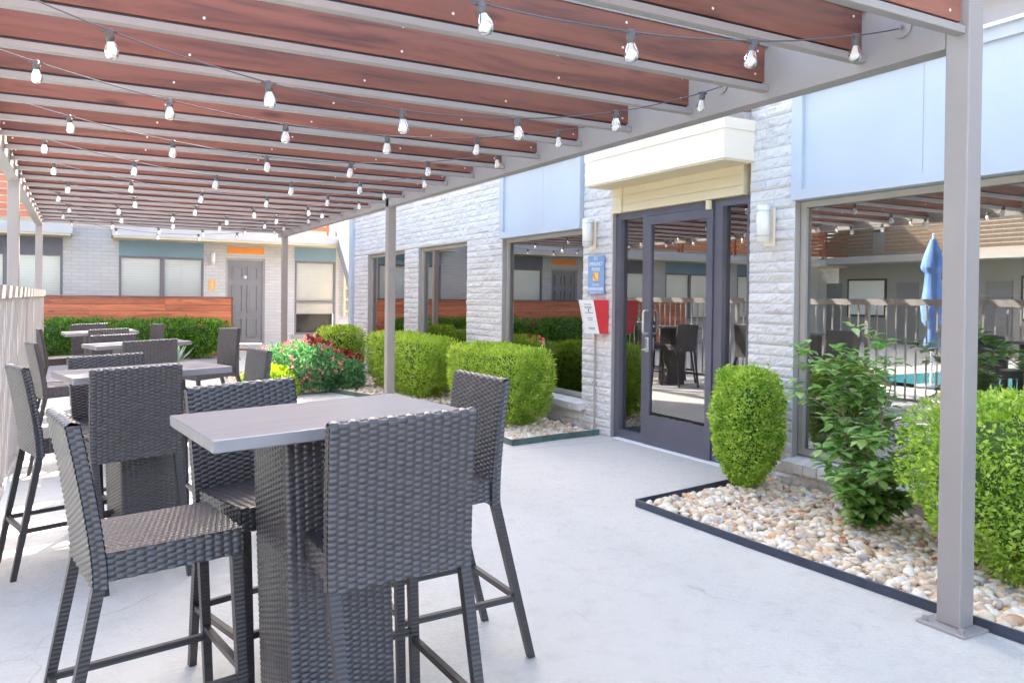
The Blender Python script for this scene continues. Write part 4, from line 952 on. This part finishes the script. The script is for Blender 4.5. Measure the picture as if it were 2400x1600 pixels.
# stair at the right rear
st = empty('staircase', (6.2,18.5,0), 0, 'steep outdoor staircase with grey stringer and white pickets at the far corner', 'staircase')
A, B_ = Vector((5.86,20.3,3.05)), Vector((5.12,16.1,1.15)); off = Vector((6.2,18.5,0))
for dx in (0, .95):
    m = MB(); m.bar(A-off+Vector((dx,0,-.05)), B_-off+Vector((dx,0,-.05)), .05, .30); m.build('stringer', simple('stringer_grey', (.36,.35,.37), .5), st)
    m = MB(); m.bar(A-off+Vector((dx,0,.95)), B_-off+Vector((dx,0,.95)), .035, .035)
    for k in range(34):
        p = A.lerp(B_, k/33)-off+Vector((dx,0,0)); m.box((p.x-.008,p.y-.008,p.z+.1),(p.x+.008,p.y+.008,p.z+.94))
    m.build('railing', white_paint, st)
for k in range(12):
    p = A.lerp(B_, (k+.5)/12)-off; m = MB(); m.box((p.x+.03,p.y-.14,p.z),(p.x+.92,p.y+.14,p.z+.04)); m.build('tread', cream_y, st)
m = MB(); m.box((5.05-6.2,16.0-18.5,0),(5.15-6.2,16.1-18.5,2.1)); m.build('newel_post', metal_beige, st)
m = MB(); m.box((5.86-6.2,19.6-18.5,2.70),(9-6.2,20.45-18.5,2.95)); m.build('landing', cream, st)
lt = MB()
for i in range(9): lt.box((6.1+.17*i,20.38,.9),(6.15+.17*i,20.42,2.7))
for i in range(6): lt.box((6.1,20.375,1.0+.3*i),(7.6,20.415,1.06+.3*i))
tag(lt.build('lattice_screen', cream_y), 'cream lattice screen beneath the outdoor stair', 'screen')

# ------------------------------------------------------------------ things seen only in the glass
lb = empty('apartment_building', (-15,4,0), 0, 'long two storey apartment building beyond the pool, mirrored in the windows', 'building')
m = MB(); m.box((-.3,-30,0),(0,16,9.0)); m.build('wall', grey_wall_p, lb)
m = MB(); m.box((0.001,-29.5,2.75),(1.2,16,2.98)); m.build('balcony', wall_trim, lb)
for i in range(15):
    y = -29+3.05*i
    m = MB()
    for k in range(8): m.box((1.16,y,3.08+.13*k),(1.2,y+2.6,3.18+.13*k))
    m.build('railing', wood_dull, lb)
    for z in (.9, 3.9):
        m = MB(); m.box((.001,y+.3,z),(.04,y+1.9,z+1.35)); w = m.build('window', black, lb)
        m = MB(); m.box((.041,y+.38,z+.07),(.05,y+1.82,z+1.28)); m.build('blind', blind_m, w)
    m = MB(); m.box((.001,y+2.15,.02),(.05,y+2.95,2.1)); m.build('door', gray_door, lb)
m = MB(); m.box((-4,-30.5,9.0),(1.4,16.5,9.2)); m.build('roof', cream, lb)
um = empty('umbrella', (-2.62,8.15,0), 0, 'folded blue patio umbrella beside the pool, mirrored in the big window', 'umbrella')
m = MB(); n = 24; prof = [(.03,2.46),(.10,2.22),(.145,2.0),(.135,1.96),(.09,1.90),(.11,1.6),(.14,1.35),(.12,1.1),(.05,.97),(.09,.78),(.10,.68),(.02,.68)]
P = [((rr*(1+.28*math.cos(i*math.pi)))*math.cos(2*math.pi*i/n), (rr*(1+.28*math.cos(i*math.pi)))*math.sin(2*math.pi*i/n), z) for rr, z in prof for i in range(n)]
m.add(P, [(j*n+i, (j+1)*n+i, (j+1)*n+(i+1) % n, j*n+(i+1) % n) for j in range(len(prof)-1) for i in range(n)], 0, None, True); m.build('canopy', blue_cloth, um)
m = MB(); m.tube((0,0,.05),(0,0,2.52),.02,n=10); m.lathe([(0,2.52),(.03,2.53),(0,2.56)],10); m.build('pole', white_paint, um)
m = MB(); m.lathe([(0,0),(.25,0),(.25,.05),(.06,.08),(0,.08)],20); m.build('base', steel, um)

# ------------------------------------------------------------------ camera, light, sky
f, yaw, pitch, roll, cy = 1858.0986, R(28.65888), R(.59734), R(.63448), 719.2318
Fv = Vector((math.sin(yaw)*math.cos(pitch), math.cos(yaw)*math.cos(pitch), -math.sin(pitch))); Rv = Vector((math.cos(yaw), -math.sin(yaw), 0)); Uv = Rv.cross(Fv)
R2 = Rv*math.cos(roll)+Uv*math.sin(roll); U2 = -Rv*math.sin(roll)+Uv*math.cos(roll)
cam = bpy.data.cameras.new('camera'); co = bpy.data.objects.new('camera', cam); col.objects.link(co); scn.camera = co
Mx = Matrix((R2, U2, -Fv)).transposed().to_4x4(); Mx.translation = (0,0,1.40); co.matrix_world = Mx
cam.sensor_width = 36; cam.lens = f/2400*36; cam.shift_y = -(800-cy)/2400; cam.clip_end = 500; cam.clip_start = .05
EL, AZ = R(38), math.atan2(.49, .87)
sun = bpy.data.lights.new('sun', 'SUN'); sun.energy = 3.6; sun.angle = R(.5); sun.color = (1,.95,.87); so = bpy.data.objects.new('sun', sun); col.objects.link(so)
dv = Vector((math.sin(AZ)*math.cos(EL), math.cos(AZ)*math.cos(EL), math.sin(EL))); so.rotation_euler = dv.to_track_quat('Z', 'Y').to_euler(); so.location = (5,10,12)
w = bpy.data.worlds.new('World'); scn.world = w; w.use_nodes = True; t = w.node_tree
sky = t.nodes.new('ShaderNodeTexSky'); sky.sky_type = 'NISHITA'; sky.sun_disc = False; sky.sun_elevation = EL; sky.sun_rotation = AZ; sky.air_density = .85; sky.dust_density = 3.8; sky.ozone_density = .6
bg = t.nodes['Background']; bg.inputs['Strength'].default_value = .15; t.links.new(sky.outputs[0], bg.inputs['Color'])
scn.view_settings.view_transform = 'Standard'; scn.view_settings.look = 'None'; scn.view_settings.exposure = 3.02; scn.view_settings.gamma = 1
scn.render.engine = 'CYCLES'; scn.cycles.max_bounces = 10; scn.cycles.diffuse_bounces = 5; scn.cycles.transparent_max_bounces = 16; scn.cycles.glossy_bounces = 4
